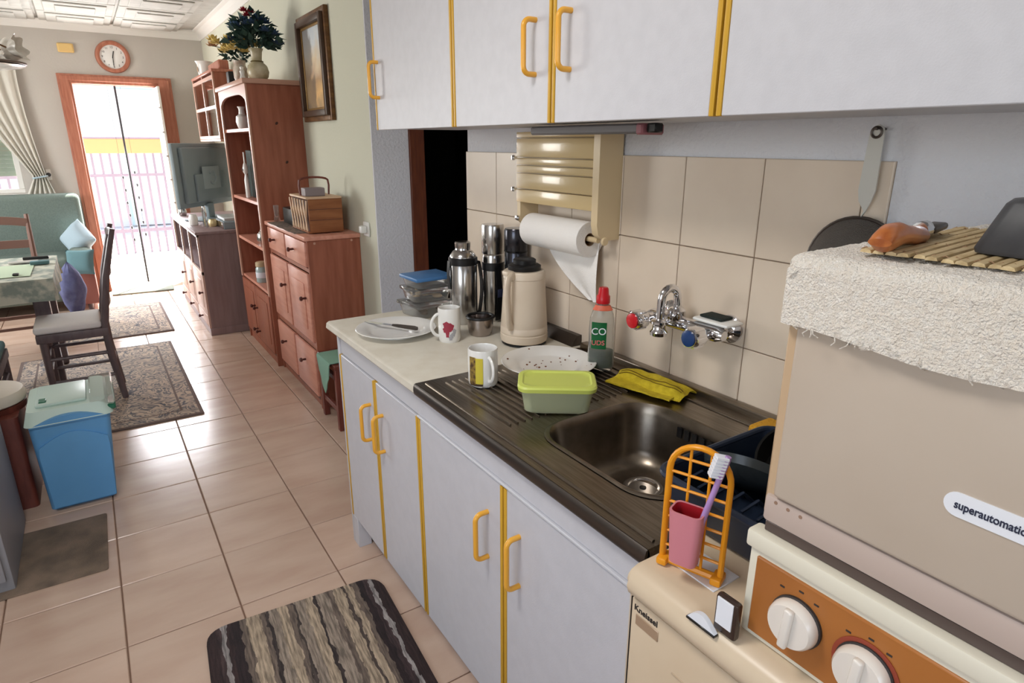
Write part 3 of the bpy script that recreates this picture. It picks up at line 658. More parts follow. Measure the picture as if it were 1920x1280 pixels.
# washing-up liquid
cc = (1.13, 1.255, zt + .0025)
BT = thing('detergent_bottle', 'clear washing up liquid bottle with red cap and green label', 'bottle', cc); ang = math.atan2(-cc[1], -cc[0])
Mr = Matrix.Translation(cc) @ Matrix.Rotation(ang + pi / 2, 4, 'Z')
def blathe(prof, sx=1, sy=.62):
    b = B(); lathe(b, prof, (0, 0, 0), 36, sx=sx, sy=sy); bmesh.ops.transform(b, matrix=Mr, verts=b.verts[:]); return b
part('bottle', blathe([(0, 0), (.032, 0), (.036, .006), (.037, .05), (.0355, .075), (.036, .12), (.034, .15), (.026, .175), (.018, .186), (.0175, .195), (.0165, .195), (.017, .185), (.025, .172), (.0325, .15), (.0345, .12), (.034, .075), (.0355, .05), (.034, .008), (0, .004)]), CLEAR, BT)
part('liquid', blathe([(0, .005), (.033, .009), (.0345, .05), (.0335, .058), (0, .058)]), SOAP, BT)
part('neck_band', blathe([(.027, .173), (.0275, .174), (.02, .187), (.019, .186)]), mat('orange_red_band', (224, 112, 84), .4), BT)
part('cap', blathe([(.0185, .192), (.019, .196), (.0185, .212), (.015, .216), (.0135, .232), (.011, .236), (0, .236)], 1, .9), REDP, BT)
b = B(); sheet(b, 14, 4, lambda u, v: (.0385 * sin(-.8 + 1.15 * u) * 1.0, -.0385 * .62 * cos(-.8 + 1.15 * u), .066 + .076 * v), .0005)
bmesh.ops.transform(b, matrix=Mr, verts=b.verts[:]); lb = part('label', b, GREENL, BT, 'green printed label')
def btext(body, size, x, z, mt):
    c_ = text('lettering', body, size, (0, 0, 0), Euler((0, 0, 0)), mt, lb, 'CENTER', .0002)
    Mw = Mr @ Matrix.Translation((x, -.0385 * .62 - .0012, z)) @ Matrix.Rotation(pi / 2, 4, 'X')
    c_.matrix_local = ROOTS[BT.name].inverted() @ Mw
btext('CO', .027, -.008, .108, LABELW); btext('UDS', .019, -.009, .078, mat('pale_red_print', (224, 120, 120), .4))
# folded yellow cloth
CY = thing('folded_cloth', 'yellow cloth with dark hem folded at the back of the sink', 'cloth', (1.165, 1.085, zt), radians(-60))
Mx = ROOTS[CY.name] ; Mx = Matrix.Translation((1.15, 1.07, zt + .0045)) @ Matrix.Rotation(radians(-77), 4, 'Z')
def clothfn(u, v):
    x = (u - .5) * .205; y = (v - .5) * .085
    e = min(v, 1 - v) * 2; e2 = min(u, 1 - u) * 2
    z = .026 * (1 - (1 - min(1, e * 1.6)) ** 3) * (1 - .5 * (1 - min(1, e2 * 3)) ** 2) + .006 * sin(u * 9 + v * 3) * e + .003 * noise.noise((u * 7, v * 5, 1))
    return (x + .004 * sin(v * 7), y + .009 * sin(u * 6), max(z, .002))
b = B(); sheet(b, 48, 24, clothfn, -.003); bmesh.ops.transform(b, matrix=Mx, verts=b.verts[:]); part('upper_fold', b, YCLOTH, CY)
b = B(); sheet(b, 40, 12, lambda u, v: ((u - .5) * .19 - .008, (v - .5) * .1 - .018, .005 + .004 * sin(u * 8) * v + .002 * noise.noise((u * 6, v * 6, 3))), .004); bmesh.ops.transform(b, matrix=Mx, verts=b.verts[:]); part('lower_fold', b, YCLOTH, CY)
b = B()
for vv in (.2, .34): tube(b, [tuple(Vector(clothfn(.04 + .92 * k / 30, vv)) + Vector((0, 0, .0015))) for k in range(31)], .0011, 5)
bmesh.ops.transform(b, matrix=Mx, verts=b.verts[:]); part('hem', b, HEM, CY)
#@@TAP
# ------------------------------------------------------------------ wall mounted mixer tap
TP = thing('mixer_tap', 'chrome wall mounted mixer tap with red and blue handles over the sink', 'tap', (1.24, 1.02, 1.05))
zb = 1.075
for yy in (1.1, .918):
    b = B(); lathe(b, [(.035, 0), (.034, .006), (.024, .014), (.016, .02)], (1.2398, yy, zb), 28, axis=(-1, 0, 0)); part('flange', b, CHROME, TP)
b = B(); tube(b, [(1.175, 1.125, zb), (1.175, 1.11, zb), (1.175, 1.05, zb), (1.175, 1.0, zb), (1.175, .9, zb), (1.175, .885, zb)], [.012, .0195, .018, .018, .0195, .012], 20); part('body', b, CHROME, TP)
for yy, mt, lab in ((1.1, REDP, 'red marked hot handle'), (.918, mat('blue_plastic', (30, 60, 110), .3), 'blue marked cold handle')):
    b = B(); cyl(b, (1.25, yy, zb), (1.175, yy, zb), .013); part('inlet', b, CHROME, TP)
    b = B(); lathe(b, [(.013, 0), (.014, .02), (.017, .026), (.0225, .034), (.0235, .04), (.0235, .068), (.021, .074), (0, .074)], (1.165, yy, zb), 28, axis=(-1, 0, 0)); h_ = part('tap_handle', b, CHROME, TP, lab)
    for k in range(6):
        a = k * pi / 3; b = B(); cyl(b, (1.127, yy + .0225 * cos(a), zb + .0225 * sin(a)), (1.095, yy + .0225 * cos(a), zb + .0225 * sin(a)), .004, .004, 8); part('grip_rib', b, CHROME, h_)
    b = B(); lathe(b, [(.019, 0), (.019, .003), (.015, .0045), (0, .0045)], (1.0915, yy, zb), 24, axis=(-1, 0, 0)); part('colour_cap', b, mt, h_)
b = B(); pts = [(1.172, 1.03, zb), (1.172, 1.03, zb + .03), (1.172, 1.03, zb + .062)]
for k in range(1, 11):
    a = pi * k / 10; pts.append((1.172 - .025 * (1 - cos(a)), 1.03 + .006 * k / 10, zb + .062 + .028 * sin(a)))
pts += [(1.122, 1.037, zb + .03), (1.122, 1.038, zb - .002)]
tube(b, pts, .0105, 14, ry=.009); part('swan_neck', b, CHROME, TP)
b = B(); lathe(b, [(.013, 0), (.021, .004), (.022, .012), (.016, .02), (.016, .03), (.022, .034), (.022, .04), (.014, .045)], (1.122, 1.038, zb - .03), 24); part('spout_end', b, CHROME, TP)
b = B(); lathe(b, [(.02, -.002), (.022, .004), (.022, .024), (.016, .03)], (1.172, 1.03, zb + .008), 24); part('neck_collar', b, CHROME, TP)
b = B(); box(b, 1.165, 1.225, .872, .975, zb + .0215, zb + .0295, .005, 2); sd = solo('soap_dish', b, PLUG, 'small white soap dish lying on top of the tap', 'dish')
b = B(); box(b, 1.178, 1.222, .9, .965, zb + .0297, zb + .0365, .004, 2); solo('scouring_pad', b, mat('dark_green_pad', (36, 44, 40), .9, bump=.5, bscale=300), 'dark scouring pad in the white soap dish on the tap', 'sponge')
# ------------------------------------------------------------------ foil and paper towel dispenser
DP = thing('roll_dispenser', 'tan wall dispenser for foil and film with a paper towel bar', 'dispenser', (1.2, 1.53, 1.25))
bx('housing', (1.178, 1.2398, 1.352, 1.735, 1.317, 1.535), TAN, DP, .006, seg=2)
b = B(); prism(b, [(1.2398, 1.538), (1.162, 1.538), (1.156, 1.531), (1.156, 1.285), (1.162, 1.258), (1.175, 1.246), (1.2, 1.24), (1.2398, 1.24)], 1, 1.324, 1.35); part('side_plate', b, TAN, DP)
b = B(); prism(b, [(1.2398, 1.33), (1.168, 1.33), (1.168, 1.26), (1.185, 1.245), (1.2398, 1.245)], 1, 1.718, 1.735); part('side_plate', b, TAN, DP)
for z0, z1 in ((1.518, 1.534), (1.46, 1.515), (1.437, 1.457), (1.413, 1.434), (1.363, 1.41), (1.32, 1.36)):
    bx('front_slat', (1.1625, 1.18, 1.352, 1.734, z0, z1), TANG, DP, .002, seg=2)
for z in (1.457, 1.36):
    b = B(); lathe(b, [(.004, 0), (.004, .006), (.0075, .008), (.0085, .013), (.006, .018), (0, .019)], (1.16, 1.727, z), 14, axis=(-1, .25, 0)); part('knob', b, CHROME, DP)
b = B(); lathe(b, [(.006, 0), (.009, .004), (.007, .011), (0, .013)], (1.168, 1.727, 1.268), 14, axis=(-1, .1, 0)); part('knob', b, CHROME, DP)
b = B(); cyl(b, (1.185, 1.324, 1.238), (1.185, 1.318, 1.238), .012, .01, 20); cyl(b, (1.185, 1.72, 1.238), (1.185, 1.348, 1.238), .008, .008, 12); part('roll_bar', b, TAN, DP)
PR = thing('paper_towel_roll', 'white paper towel roll with a torn sheet hanging down', 'paper roll', (1.185, 1.53, 1.238)); rc = (1.185, 1.385, 1.236)
b = B(); lathe(b, [(.019, 0), (.0505, 0), (.0515, .001), (.0515, .287), (.0505, .288), (.019, .288)], rc, 44, axis=(0, 1, 0), caps=(False, False)); part('roll', b, PAPER, PR)
b = B(); lathe(b, [(.017, .001), (.0188, .001), (.0188, .287), (.017, .287)], rc, 30, axis=(0, 1, 0), caps=(False, False)); part('core', b, CARD, PR)
def towel_sheet(u, v):
    # v runs down the sheet, u across; the lower hem is torn off on a slant
    y1 = 1.66 - .03 * v - .24 * v ** 1.7; y0 = 1.386 - .03 * v
    y = y1 + (y0 - y1) * u
    return (1.225 - .03 * sin(v * pi * .5) + .006 * sin(u * 6) * v, y, 1.24 - .185 * v)
b = B(); sheet(b, 20, 20, towel_sheet, .0008); part('hanging_sheet', b, PAPER, PR)
# ------------------------------------------------------------------ strainer on the wall
ST = thing('wire_strainer', 'round mesh strainer with a flat steel handle hanging on the wall', 'strainer', (1.22, .65, 1.1)); ROOTS[ST.name] = Matrix.Translation((1.22, .662, 1.1))
b = B(); c0 = Vector((1.225, .655, 1.268)); R0 = .098
tube(b, [tuple(c0 + Vector((0, R0 * cos(a), R0 * sin(a)))) for a in [2 * pi * k / 40 for k in range(40)]], .0035, 8, closed=True); part('rim', b, STEELD, ST)
b = B(); lathe(b, [(R0 - .001, 0), (R0 * .9, .014), (R0 * .7, .028), (R0 * .4, .036), (0, .038)], tuple(c0), 40, axis=(-1, 0, 0), caps=(False, False)); part('mesh_bowl', b, mat('grey_wire_mesh', (120, 114, 108), .5, .6, bump=1, bscale=500), ST)
b = B(); zt0 = 1.367
pts = [(.655, zt0), (.648, zt0 + .012), (.664, zt0 + .03), (.668, zt0 + .05), (.664, zt0 + .15), (.66, zt0 + .162), (.65, zt0 + .168), (.64, zt0 + .162), (.637, zt0 + .15), (.636, zt0 + .05), (.641, zt0 + .03), (.651, zt0 + .012)]
prism(b, [pts[0]] + [(.652, zt0 + .012)] + pts[2:11] + [(.648 + .0, zt0 + .0121)] , 0, 1.222, 1.226); part('handle', b, mat('steel_handle', (206, 208, 204), .35, .7), ST)
b = B(); tube(b, [(1.222, .651 + .009 * cos(a), zt0 + .154 + .009 * sin(a)) for a in [2 * pi * k / 20 for k in range(20)]], .0028, 6, closed=True); cyl(b, (1.25, .651, zt0 + .16), (1.216, .651, zt0 + .16), .0025, n=8); part('hook', b, STEELD, ST)
# ------------------------------------------------------------------ lower appliance
LA = thing('washing_machine', 'cream plastic topped appliance with rounded front edge under the brown panelled machine', 'appliance', (.9, .1, 0))
b = B(); prof = [(.6, .02), (.6, .843), (.592, .846), (.582, .855), (.578, .868), (.582, .882), (.592, .892), (.61, .898), (1.2, .898), (1.2, .02)]
prism(b, prof, 1, -.3, .572)
ed = [e for e in b.edges if all(abs(v.co.y - .572) < 1e-5 and v.co.z > .5 for v in e.verts)]
bmesh.ops.bevel(b, geom=ed, offset=.012, segments=3, affect='EDGES'); part('body', b, LOWA, LA)
bx('front_panel', (.594, .602, -.28, .5625, .1, .84), LOWA, LA, .003, seg=2)
b = B(); box(b, .5935, .6, .5626, .5634, .5, .84); part('panel_seam', b, PRINT, LA)
bx('top_inset', (.642, .7, .455, .545, .8975, .9), LABELW, LA, .001)
text('lettering', 'Kneissel', .0145, (.5935, .556, .8215), FACE_L, PRINT, LA)
bx('badge', (.5925, .595, .505, .552, .797, .816), mat('dull_bronze_badge', (178, 152, 126), .35, .3), LA, .0015)
for y0, z0 in ((.475, .765), (.485, .735)): bx('embossed_line', (.5925, .595, y0 - .03, y0, z0, z0 + .003), mat('beige_shadow_plastic', (190, 168, 142), .5), LA, .0005)
bx('sticker', (.593, .595, .41, .45, .69, .74), mat('pale_grey_sticker', (206, 204, 200), .5), LA, .0005)
# handle recess : half moon painted white for the chrome's reflection, with a black edge, and a dark latch block with a white face
b = B(); n_ = 12
prism(b, [(.449 - .045 * k / n_, .893 + .018 * sin(pi * k / n_) * (1 - .25 * k / n_)) for k in range(n_ + 1)], 0, .582, .589); hb = part('handle_plate', b, LABELW, LA, 'half moon chrome handle plate with its white reflection painted on')
b = B(); box(b, .5805, .589, .403, .45, .8895, .893, .0005, 1); part('handle_edge', b, BLACKG, hb)
LT = bx('latch', (.588, .6, .379, .413, .897, .952), mat('dark_brown_gloss', (58, 44, 38), .2), LA, .004, seg=2); bx('latch_face', (.5865, .589, .385, .409, .91, .95), LABELW, LT, .0005)
# ------------------------------------------------------------------ tabletop machine with brown panel
AX = .622; AY = .388
AP = thing('tabletop_washer', 'beige machine with brown control panel and white knobs under a towel', 'appliance', (.9, .0, .9))
bx('body', (AX + .012, 1.18, -.35, AY, .902, 1.358), APPL, AP, .006, seg=2)
bx('control_frame', (AX - .006, AX + .014, -.35, AY + .004, .9, 1.046), APPLC, AP, .004, seg=2)
CP = bx('control_panel', (AX - .009, AX + .0, -.35, AY - .008, .908, 1.018), BROWN, AP, .002)
bx('top_lip', (AX - .012, AX + .014, -.35, AY + .008, 1.026, 1.05), APPLC, AP, .004, seg=2)
bx('metal_trim', (AX + .002, AX + .014, -.35, AY - .006, 1.05, 1.064), DKTRIM, AP, .001)
bx('door_sill', (AX - .001, AX + .014, -.35, AY - .002, 1.064, 1.1), APPLP, AP, .005, seg=2)
DR = bx('front_door', (AX - .006, AX + .014, -.35, AY - .014, 1.102, 1.345), APPL, AP, .006, seg=3)
bx('door_edge', (AX + .004, AX + .016, AY - .014, AY + .001, 1.07, 1.345), mat('tan_enamel_edge', (196, 168, 136), .4), AP, .003)
b = B(); prism(b, [(.192 + .012 * cos(-pi / 2 + pi * k / 12), 1.187 + .012 * sin(-pi / 2 + pi * k / 12)) for k in range(13)] + [(.07 + .012 * cos(pi / 2 + pi * k / 12), 1.187 + .012 * sin(pi / 2 + pi * k / 12)) for k in range(13)], 0, AX - .0072, AX - .0055); nl = part('name_plate', b, LABELW, DR, 'white oval name plate')
text('lettering', 'superautomatica', .0112, (AX - .0075, .195, 1.1835), FACE_L, NAVY, nl, sx=.78)
b = B()
for k in range(3): lathe(b, [(0, .0006), (.0022, .0006), (.0024, 0)], (AX - .001, .37 - k * .016, 1.094 - .001 * k), 8, axis=(-1, 0, 0))
part('rust_spots', b, mat('rust_brown', (150, 120, 100), .7), AP, kind='stuff')
for (yy, zz, ring) in ((.318, .965, None), (.237, .9605, RUST), (.13, .962, None)):
    if ring:
        b = B(); lathe(b, [(.029, 0), (.0365, 0), (.0365, .001), (.029, .001)], (AX - .0095, yy, zz), 36, axis=(-1, 0, 0), caps=(False, False)); part('dial_ring', b, ring, CP)
    b = B(); lathe(b, [(.0315, 0), (.0315, .004), (.029, .006), (0, .006)], (AX - .0085, yy, zz), 36, axis=(-1, 0, 0)); k_ = part('knob_base', b, PRINT, CP)
    b = B(); lathe(b, [(.0295, 0), (.03, .004), (.0285, .012), (.026, .0155), (0, .0165)], (AX - .012, yy, zz), 40, axis=(-1, 0, 0)); k_ = part('knob', b, KNOBM, CP)
    b = B(); box(b, -.009, 0, -.0055, .0055, -.0268, .0268, .003, 3); bmesh.ops.transform(b, matrix=Matrix.Translation((AX - .0265, yy, zz)) @ Matrix.Rotation(radians(3), 4, 'X'), verts=b.verts[:]); part('grip', b, KNOBM, k_)
    b = B()
    for a in (-35, 0, 28):
        a = radians(a); y_, z_ = yy - .041 * sin(a), zz + .041 * cos(a); box(b, AX - .0098, AX - .009, y_ - .0028, y_ + .0028, z_ - .001, z_ + .001)
    part('scale_mark', b, PRINT, CP, kind='stuff')
# towel over the machine
TY0, TY1, TZ = -.36, .398, 1.374
def towel(u, v):
    # s runs from the back edge over the front edge and down; t runs along the machine and wraps down its far side
    s = u * .656; top_len = .566; r = .018; rb = .016; yb = TY1 - .004 - rb; t = TY0 + (yb - TY0 + rb * pi / 2) * v
    if s < top_len: x, z, nx, nz = 1.19 - s, TZ + .017, 0, 1
    else:
        q = (s - top_len) / r
        if q < pi / 2: x, z, nx, nz = 1.19 - top_len - r * sin(q), TZ + .017 - r * (1 - cos(q)), -sin(q), cos(q)
        else: x, z, nx, nz = 1.19 - top_len - r, TZ + .017 - r - (s - top_len - r * pi / 2), -1, 0
    if t < yb: y, d, ny = t, 0, 0
    else:
        q = (t - yb) / rb
        if q < pi / 2: y, d, ny = yb + rb * sin(q), rb * (1 - cos(q)), sin(q)
        else: y, d, ny = yb + rb, rb + (t - yb - rb * pi / 2), 1
    k = max(0, nz); y -= d * .8 * (1 - abs(2 * k - 1)); z -= d * k; x += d * (1 - k)
    w = .0018 * noise.noise((x * 14, t * 14, z * 14)) + .0008 * noise.noise((x * 90, t * 90, z * 90)) + .0016 * noise.noise((x * 260, t * 260, z * 260))
    hang = max(0, s - .60) / .056; n1 = 1 - ny
    return (x + nx * w * n1 - .003 * hang * (1 + .5 * sin(t * 30)) * n1, y + w * ny * .5, z + nz * w * n1 + .004 * hang * sin(t * 22))
TW = thing('terry_towel', 'thick cream terry towel draped over the beige machine', 'towel', (.9, .05, TZ))
b = B(); sheet(b, 300, 340, towel, .013); part('towel', b, TOWEL, TW)
b = B(); random.seed(5)
for k in range(14):
    y, z = random.uniform(.18, .365), 1.318 + random.uniform(-.002, .003); h_ = random.uniform(.004, .012)
    tube(b, [(.6, y, z), (.597, y + random.uniform(-.004, .004), z - h_ * .5), (.6, y + random.uniform(-.01, .01), z - h_)], .0006, 4)
part('loose_thread', b, TOWEL, TW, kind='stuff')
# bamboo mat : slats along x, one by one
BM = thing('bamboo_mat', 'slatted bamboo mat lying on the cream towel', 'mat', (.812, .166, TZ + .0205), radians(5)); Mx = ROOTS[BM.name]
b = B(); prism(b, [(-.0056, 0), (-.0042, .003), (0, .004), (.0042, .003), (.0056, 0)], 0, -.145, .145); bm_ = mesh_of('slat', b, BAMB)
for k in range(31):
    o = link(bpy.data.objects.new('slat', bm_)); o.parent = BM; o.location = (random.uniform(-.003, .003), .18 - k * .0122, random.uniform(0, .0008)); o.rotation_euler = (random.uniform(-.06, .06), 0, random.uniform(-.01, .01))
b = B()
for xx in (-.13, -.045, .045, .13):
    tube(b, [(xx, .19 - .38 * k / 84, .004 if k % 2 else .0015) for k in range(85)], .0008, 4)
bmesh.ops.transform(b, matrix=Mx, verts=b.verts[:]); part('binding_thread', b, CARD, BM)
# wooden handled brush
BR = thing('wooden_handled_peeler', 'orange brown wooden handled tool lying on the bamboo mat', 'tool', (.72, .33, TZ + .024), 0)
A_, Z_ = Vector((.636, .312, TZ + .0345)), Vector((.79, .336, TZ + .0345)); d_ = (Z_ - A_)
b = B(); tube(b, [tuple(A_ + d_ * t + Vector((0, 0, .004 * sin(t * 6)))) for t in (0, .04, .12, .3, .45, .6, .75, .78)], [.004, .011, .0145, .0125, .0095, .0105, .0105, .008], 18, ry=.011); part('handle', b, WOODH, BR)
b = B(); tube(b, [tuple(A_ + d_ * t) for t in (.76, .78, .9, .92)], [.0105, .0112, .0112, .008], 16, ry=.009); part('ferrule', b, CHROME, BR)
b = B(); box(b, -.02, .045, -.009, .009, -.004, .004, .003, 2); bmesh.ops.transform(b, matrix=Matrix.Translation(A_ + d_ * 1.04) @ Matrix.Rotation(radians(13), 4, 'Z'), verts=b.verts[:]); part('blade', b, STEELD, BR)
# black box
BX = thing('black_plastic_box', 'dark grey plastic box with sloped sides standing on the bamboo mat', 'box', (.757, .199, TZ + .0255), radians(-6)); Mx = ROOTS[BX.name]
b = B(); rr = []
for s, z in ((.0, 0), (-.001, .004), (.012, .047), (.016, .052), (.024, .0535)): rr.append([b.verts.new((*p, z)) for p in rrect(-.05 + s, .05 - s, -.105 + s, .06 - s, .012, 4)])
n = len(rr[0])
for A, C in zip(rr, rr[1:]):
    for k in range(n): b.faces.new((A[k], A[(k + 1) % n], C[(k + 1) % n], C[k]))
b.faces.new(rr[0][::-1]); b.faces.new(rr[-1]); bmesh.ops.transform(b, matrix=Mx, verts=b.verts[:]); part('body', b, DGREY, BX)
b = B(); box(b, -.022, .02, -.06, .02, .051, .058, .003, 2, Mx); part('top_grip', b, DGREY, BX)
b = B(); box(b, -.046, -.034, .0, .018, .03, .042, .003, 2, Mx); part('clip', b, mat('grey_plastic', (110, 110, 112), .35), BX)
# ------------------------------------------------------------------ orange rack with cup and toothbrush
RK = thing('orange_rack', 'arched orange plastic grid rack holding a pink cup', 'rack', (.65, .505, .9)); A_, Z_ = Vector((.634, .545, .9)), Vector((.664, .463, .9)); ex = (Z_ - A_).normalized(); wR = (Z_ - A_).length; en = Vector((-ex.y, ex.x, 0));
if en.x > 0: en = -en
def rp(s, z, d=0): return tuple(A_ + ex * s + Vector((0, 0, z)) + en * d)
hR = .2; rA = wR / 2
arch = [(0, .004), (0, hR - rA)] + [(rA - rA * cos(pi * k / 14), hR - rA + rA * sin(pi * k / 14)) for k in range(1, 14)] + [(wR, hR - rA), (wR, .004)]
b = B(); tube(b, [rp(s, z) for s, z in arch] , .0058, 10, ry=.0045); part('arch', b, ORANGE, RK)
b = B(); tube(b, [rp(-.003, .006), rp(wR + .003, .006)], .006, 8); part('base_bar', b, ORANGE, RK)
for s in (.003, wR - .003):
    b = B(); box(b, -.014, .014, -.008, .008, 0, .012, .003, 2); bmesh.ops.transform(b, matrix=Matrix.Translation(rp(s, 0)) @ Matrix.Rotation(math.atan2(en.y, en.x), 4, 'Z'), verts=b.verts[:]); part('foot', b, ORANGE, RK)
for k in range(1, 3):
    s = wR * k / 3; top_ = hR - rA + math.sqrt(max(0, rA ** 2 - (s - rA) ** 2)); b = B(); tube(b, [rp(s, .006), rp(s, top_)], .0022, 8); part('grid_bar', b, ORANGE, RK)
for k in range(1, 8):
    z = .006 + k * .0245; hw = wR / 2 if z < hR - rA else math.sqrt(max(0, rA ** 2 - (z - hR + rA) ** 2)); b = B(); tube(b, [rp(rA - hw, z), rp(rA + hw, z)], .0022, 8); part('grid_bar', b, ORANGE, RK)
PC = thing('pink_cup', 'square pink plastic beaker hooked on the orange rack', 'cup', rp(.036, .03, .028)); rz_ = math.atan2(ex.y, ex.x)
Mx = Matrix.Translation(rp(.041, .03, .025)) @ Matrix.Rotation(rz_, 4, 'Z'); b = B(); rr = []
for s, z in ((.006, 0), (.004, .002), (0, .085), (.0025, .085), (.0065, .004)): rr.append([b.verts.new((*p, z)) for p in rrect(-.0235 + s, .0235 - s, -.018 + s, .018 - s, .009, 4)])
n = len(rr[0])
for A, C in zip(rr, rr[1:]):
    for k in range(n): b.faces.new((A[k], A[(k + 1) % n], C[(k + 1) % n], C[k]))
b.faces.new(rr[0][::-1]); b.faces.new(rr[-1]); bmesh.ops.transform(b, matrix=Mx, verts=b.verts[:]); part('beaker', b, PINKCUP, PC)
b = B(); rr = []
for s, z in ((.0026, .0842), (.0066, .0045)): rr.append([b.verts.new((*p, z)) for p in rrect(-.0233 + s, .0233 - s, -.0178 + s, .0178 - s, .009, 4)])
for k in range(n): b.faces.new((rr[0][k], rr[0][(k + 1) % n], rr[1][(k + 1) % n], rr[1][k]))
b.faces.new(rr[1]); bmesh.ops.transform(b, matrix=Mx, verts=b.verts[:]); part('inside', b, REDIN, PC)
TB = thing('toothbrush', 'lilac toothbrush with white bristles leaning in the pink beaker', 'toothbrush', rp(.04, .05, .028))
P0, P1 = Vector(rp(.047, .04, .024)), Vector(rp(.083, .205, .012)); d_ = P1 - P0
b = B(); tube(b, [tuple(P0 + d_ * t + Vector((0, 0, 0)) + en * (.004 * sin(t * 3.1))) for t in (0, .05, .3, .5, .62, .75, .82, .97, 1)], [.004, .0055, .0065, .006, .0045, .0042, .0066, .0074, .004], 12, ry=.004); part('handle', b, LILAC, TB)
b = B(); dn = d_.normalized(); side = (-ex * .8 + en * .6); side = (side - dn * side.dot(dn)).normalized(); w_ = dn.cross(side)
for i in range(7):
    for j in range(3):
        q_ = P0 + d_ * (.815 + .165 * i / 6) + w_ * (.0042 * (j - 1)); tube(b, [tuple(q_), tuple(q_ + side * .0165)], .0027, 6)
part('bristles', b, LABELW, TB, kind='stuff')
# dish drainer and pans behind the rack
DD = thing('dish_drainer', 'navy plastic dish drainer basket beside the sink bowl', 'dish rack', (.85, .56, .89))
b = B(); rr = []
for s, z in ((.02, 0), (.015, .006), (0, .075), (.004, .075), (.02, .008)): rr.append([b.verts.new((*p, z)) for p in rrect(.72 + s, 1.03 - s, .425 + s, .65 - s, .03, 5)])
n = len(rr[0])
for A, C in zip(rr, rr[1:]):
    for k in range(n): b.faces.new((A[k], A[(k + 1) % n], C[(k + 1) % n], C[k]))
b.faces.new(rr[0][::-1]); b.faces.new(rr[-1]); bmesh.ops.translate(b, vec=(0, 0, .902), verts=b.verts[:]); part('basket', b, DKBLUE, DD)
b = B(); tube(b, [(*p, .978) for p in rrect(.72, 1.03, .425, .65, .03, 5)], .006, 8, closed=True); part('rim', b, DKBLUE, DD)
for k in range(7):
    yy = .45 + k * .028; b = B(); tube(b, [(.76, yy, .91), (.76, yy, .96), (.8, yy, .965), (.84, yy, .93)], .003, 6); part('divider', b, DKBLUE, DD)
PN = thing('black_saucepan', 'black saucepan lying tilted in the navy dish drainer', 'pan', (.93, .55, .95))
Mp = Matrix.Translation((.95, .53, .965)) @ Matrix.Rotation(radians(-38), 4, 'Y') @ Matrix.Rotation(radians(12), 4, 'X')
b = B(); lathe(b, [(0, -.035), (.06, -.035), (.066, -.03), (.07, .03), (.072, .032), (.068, .031), (.063, -.026), (0, -.03)], (0, 0, 0), 36); bmesh.ops.transform(b, matrix=Mp, verts=b.verts[:]); part('body', b, BLACKG, PN)
b = B(); tube(b, [(.07, 0, .02), (.12, 0, .03), (.17, 0, .03)], [.006, .01, .008], 10, ry=.005); bmesh.ops.transform(b, matrix=Mp, verts=b.verts[:]); part('handle', b, BLACK, PN)
b = B(); lathe(b, [(0, 0), (.05, .004), (.07, .016), (.075, .03), (.073, .03), (.068, .018), (.05, .007), (0, .003)], (0, 0, 0), 32); bmesh.ops.transform(b, matrix=Matrix.Translation((.85, .57, .945)) @ Matrix.Rotation(radians(40), 4, 'Y') @ Matrix.Rotation(radians(-15), 4, 'X'), verts=b.verts[:])
solo('smoky_bowl', b, SMOKE, 'smoky grey bowl standing on edge in the navy dish drainer', 'bowl')
b = B(); box(b, 1.085, 1.16, .69, .735, .9085 - .015, .935, .008, 3); sp = solo('dish_sponge', b, mat('orange_yellow_sponge', (206, 150, 40), .95, bump=.6, bscale=150), 'orange yellow sponge behind the sink bowl by the wall', 'sponge')
b = B(); lathe(b, [(0, 0), (.02, 0), (.022, .01), (.02, .045), (.01, .055), (.01, .07), (0, .072)], (1.2, .68, .9075), 20); solo('small_black_bottle', b, BLACK, 'small black bottle beside the orange sponge by the wall', 'bottle')
#@@LIVING
# ------------------------------------------------------------------ rugs and mats
def rug(name, label, c, w, l, rz, mt, r=.01, th=.009, cat='rug', wav=0):
    o = B(); P_ = rrect(-w / 2, w / 2, -l / 2, l / 2, r, 6)
    A = [o.verts.new((x + wav * noise.noise((x * 3, y * 9, 1)), y, 0)) for x, y in P_]; C = [o.verts.new((v.co.x, v.co.y, th * .8)) for v in A]; D = [o.verts.new((v.co.x * (1 - .006 / w), v.co.y * (1 - .006 / l), th)) for v in A]; n = len(P_)
    for X, Y in ((A, C), (C, D)):
        for k in range(n): o.faces.new((X[k], X[(k + 1) % n], Y[(k + 1) % n], Y[k]))
    o.faces.new(A[::-1]); o.faces.new(D)
    ob = link(bpy.data.objects.new(name, mesh_of(name, o, mt))); ob.location = (c[0], c[1], .001); ob.rotation_euler = (0, 0, rz); ROOTS[ob.name] = Matrix.Translation(ob.location) @ Matrix.Rotation(rz, 4, 'Z')
    tagset(ob, label, cat); return ob
DB, G1, G2, BG = (52, 36, 36), (150, 136, 122), (112, 98, 88), (176, 158, 136)
ST_ = [(0, DB), (.075, (66, 50, 50)), (.095, (150, 144, 142)), (.125, DB), (.15, (40, 28, 30)), (.19, G2), (.23, BG), (.3, G2), (.325, (60, 50, 48)), (.34, G1), (.39, BG), (.44, G2), (.465, (70, 60, 56)), (.48, G1), (.53, BG), (.58, (56, 46, 44)), (.595, G1), (.66, G2), (.69, BG), (.75, (80, 68, 62)), (.765, BG), (.8, G2), (.83, (40, 28, 30)), (.87, (64, 48, 50)), (.895, (160, 154, 152)), (.915, DB), (.93, DB), (1, (60, 42, 42))]
RM = ramp_mat('striped_runner_weave', 0, ST_, .95, 1 / .6, .05, 40, (1, .5, 1), .6, 420, off=.5, streak=(150, 14, 1))
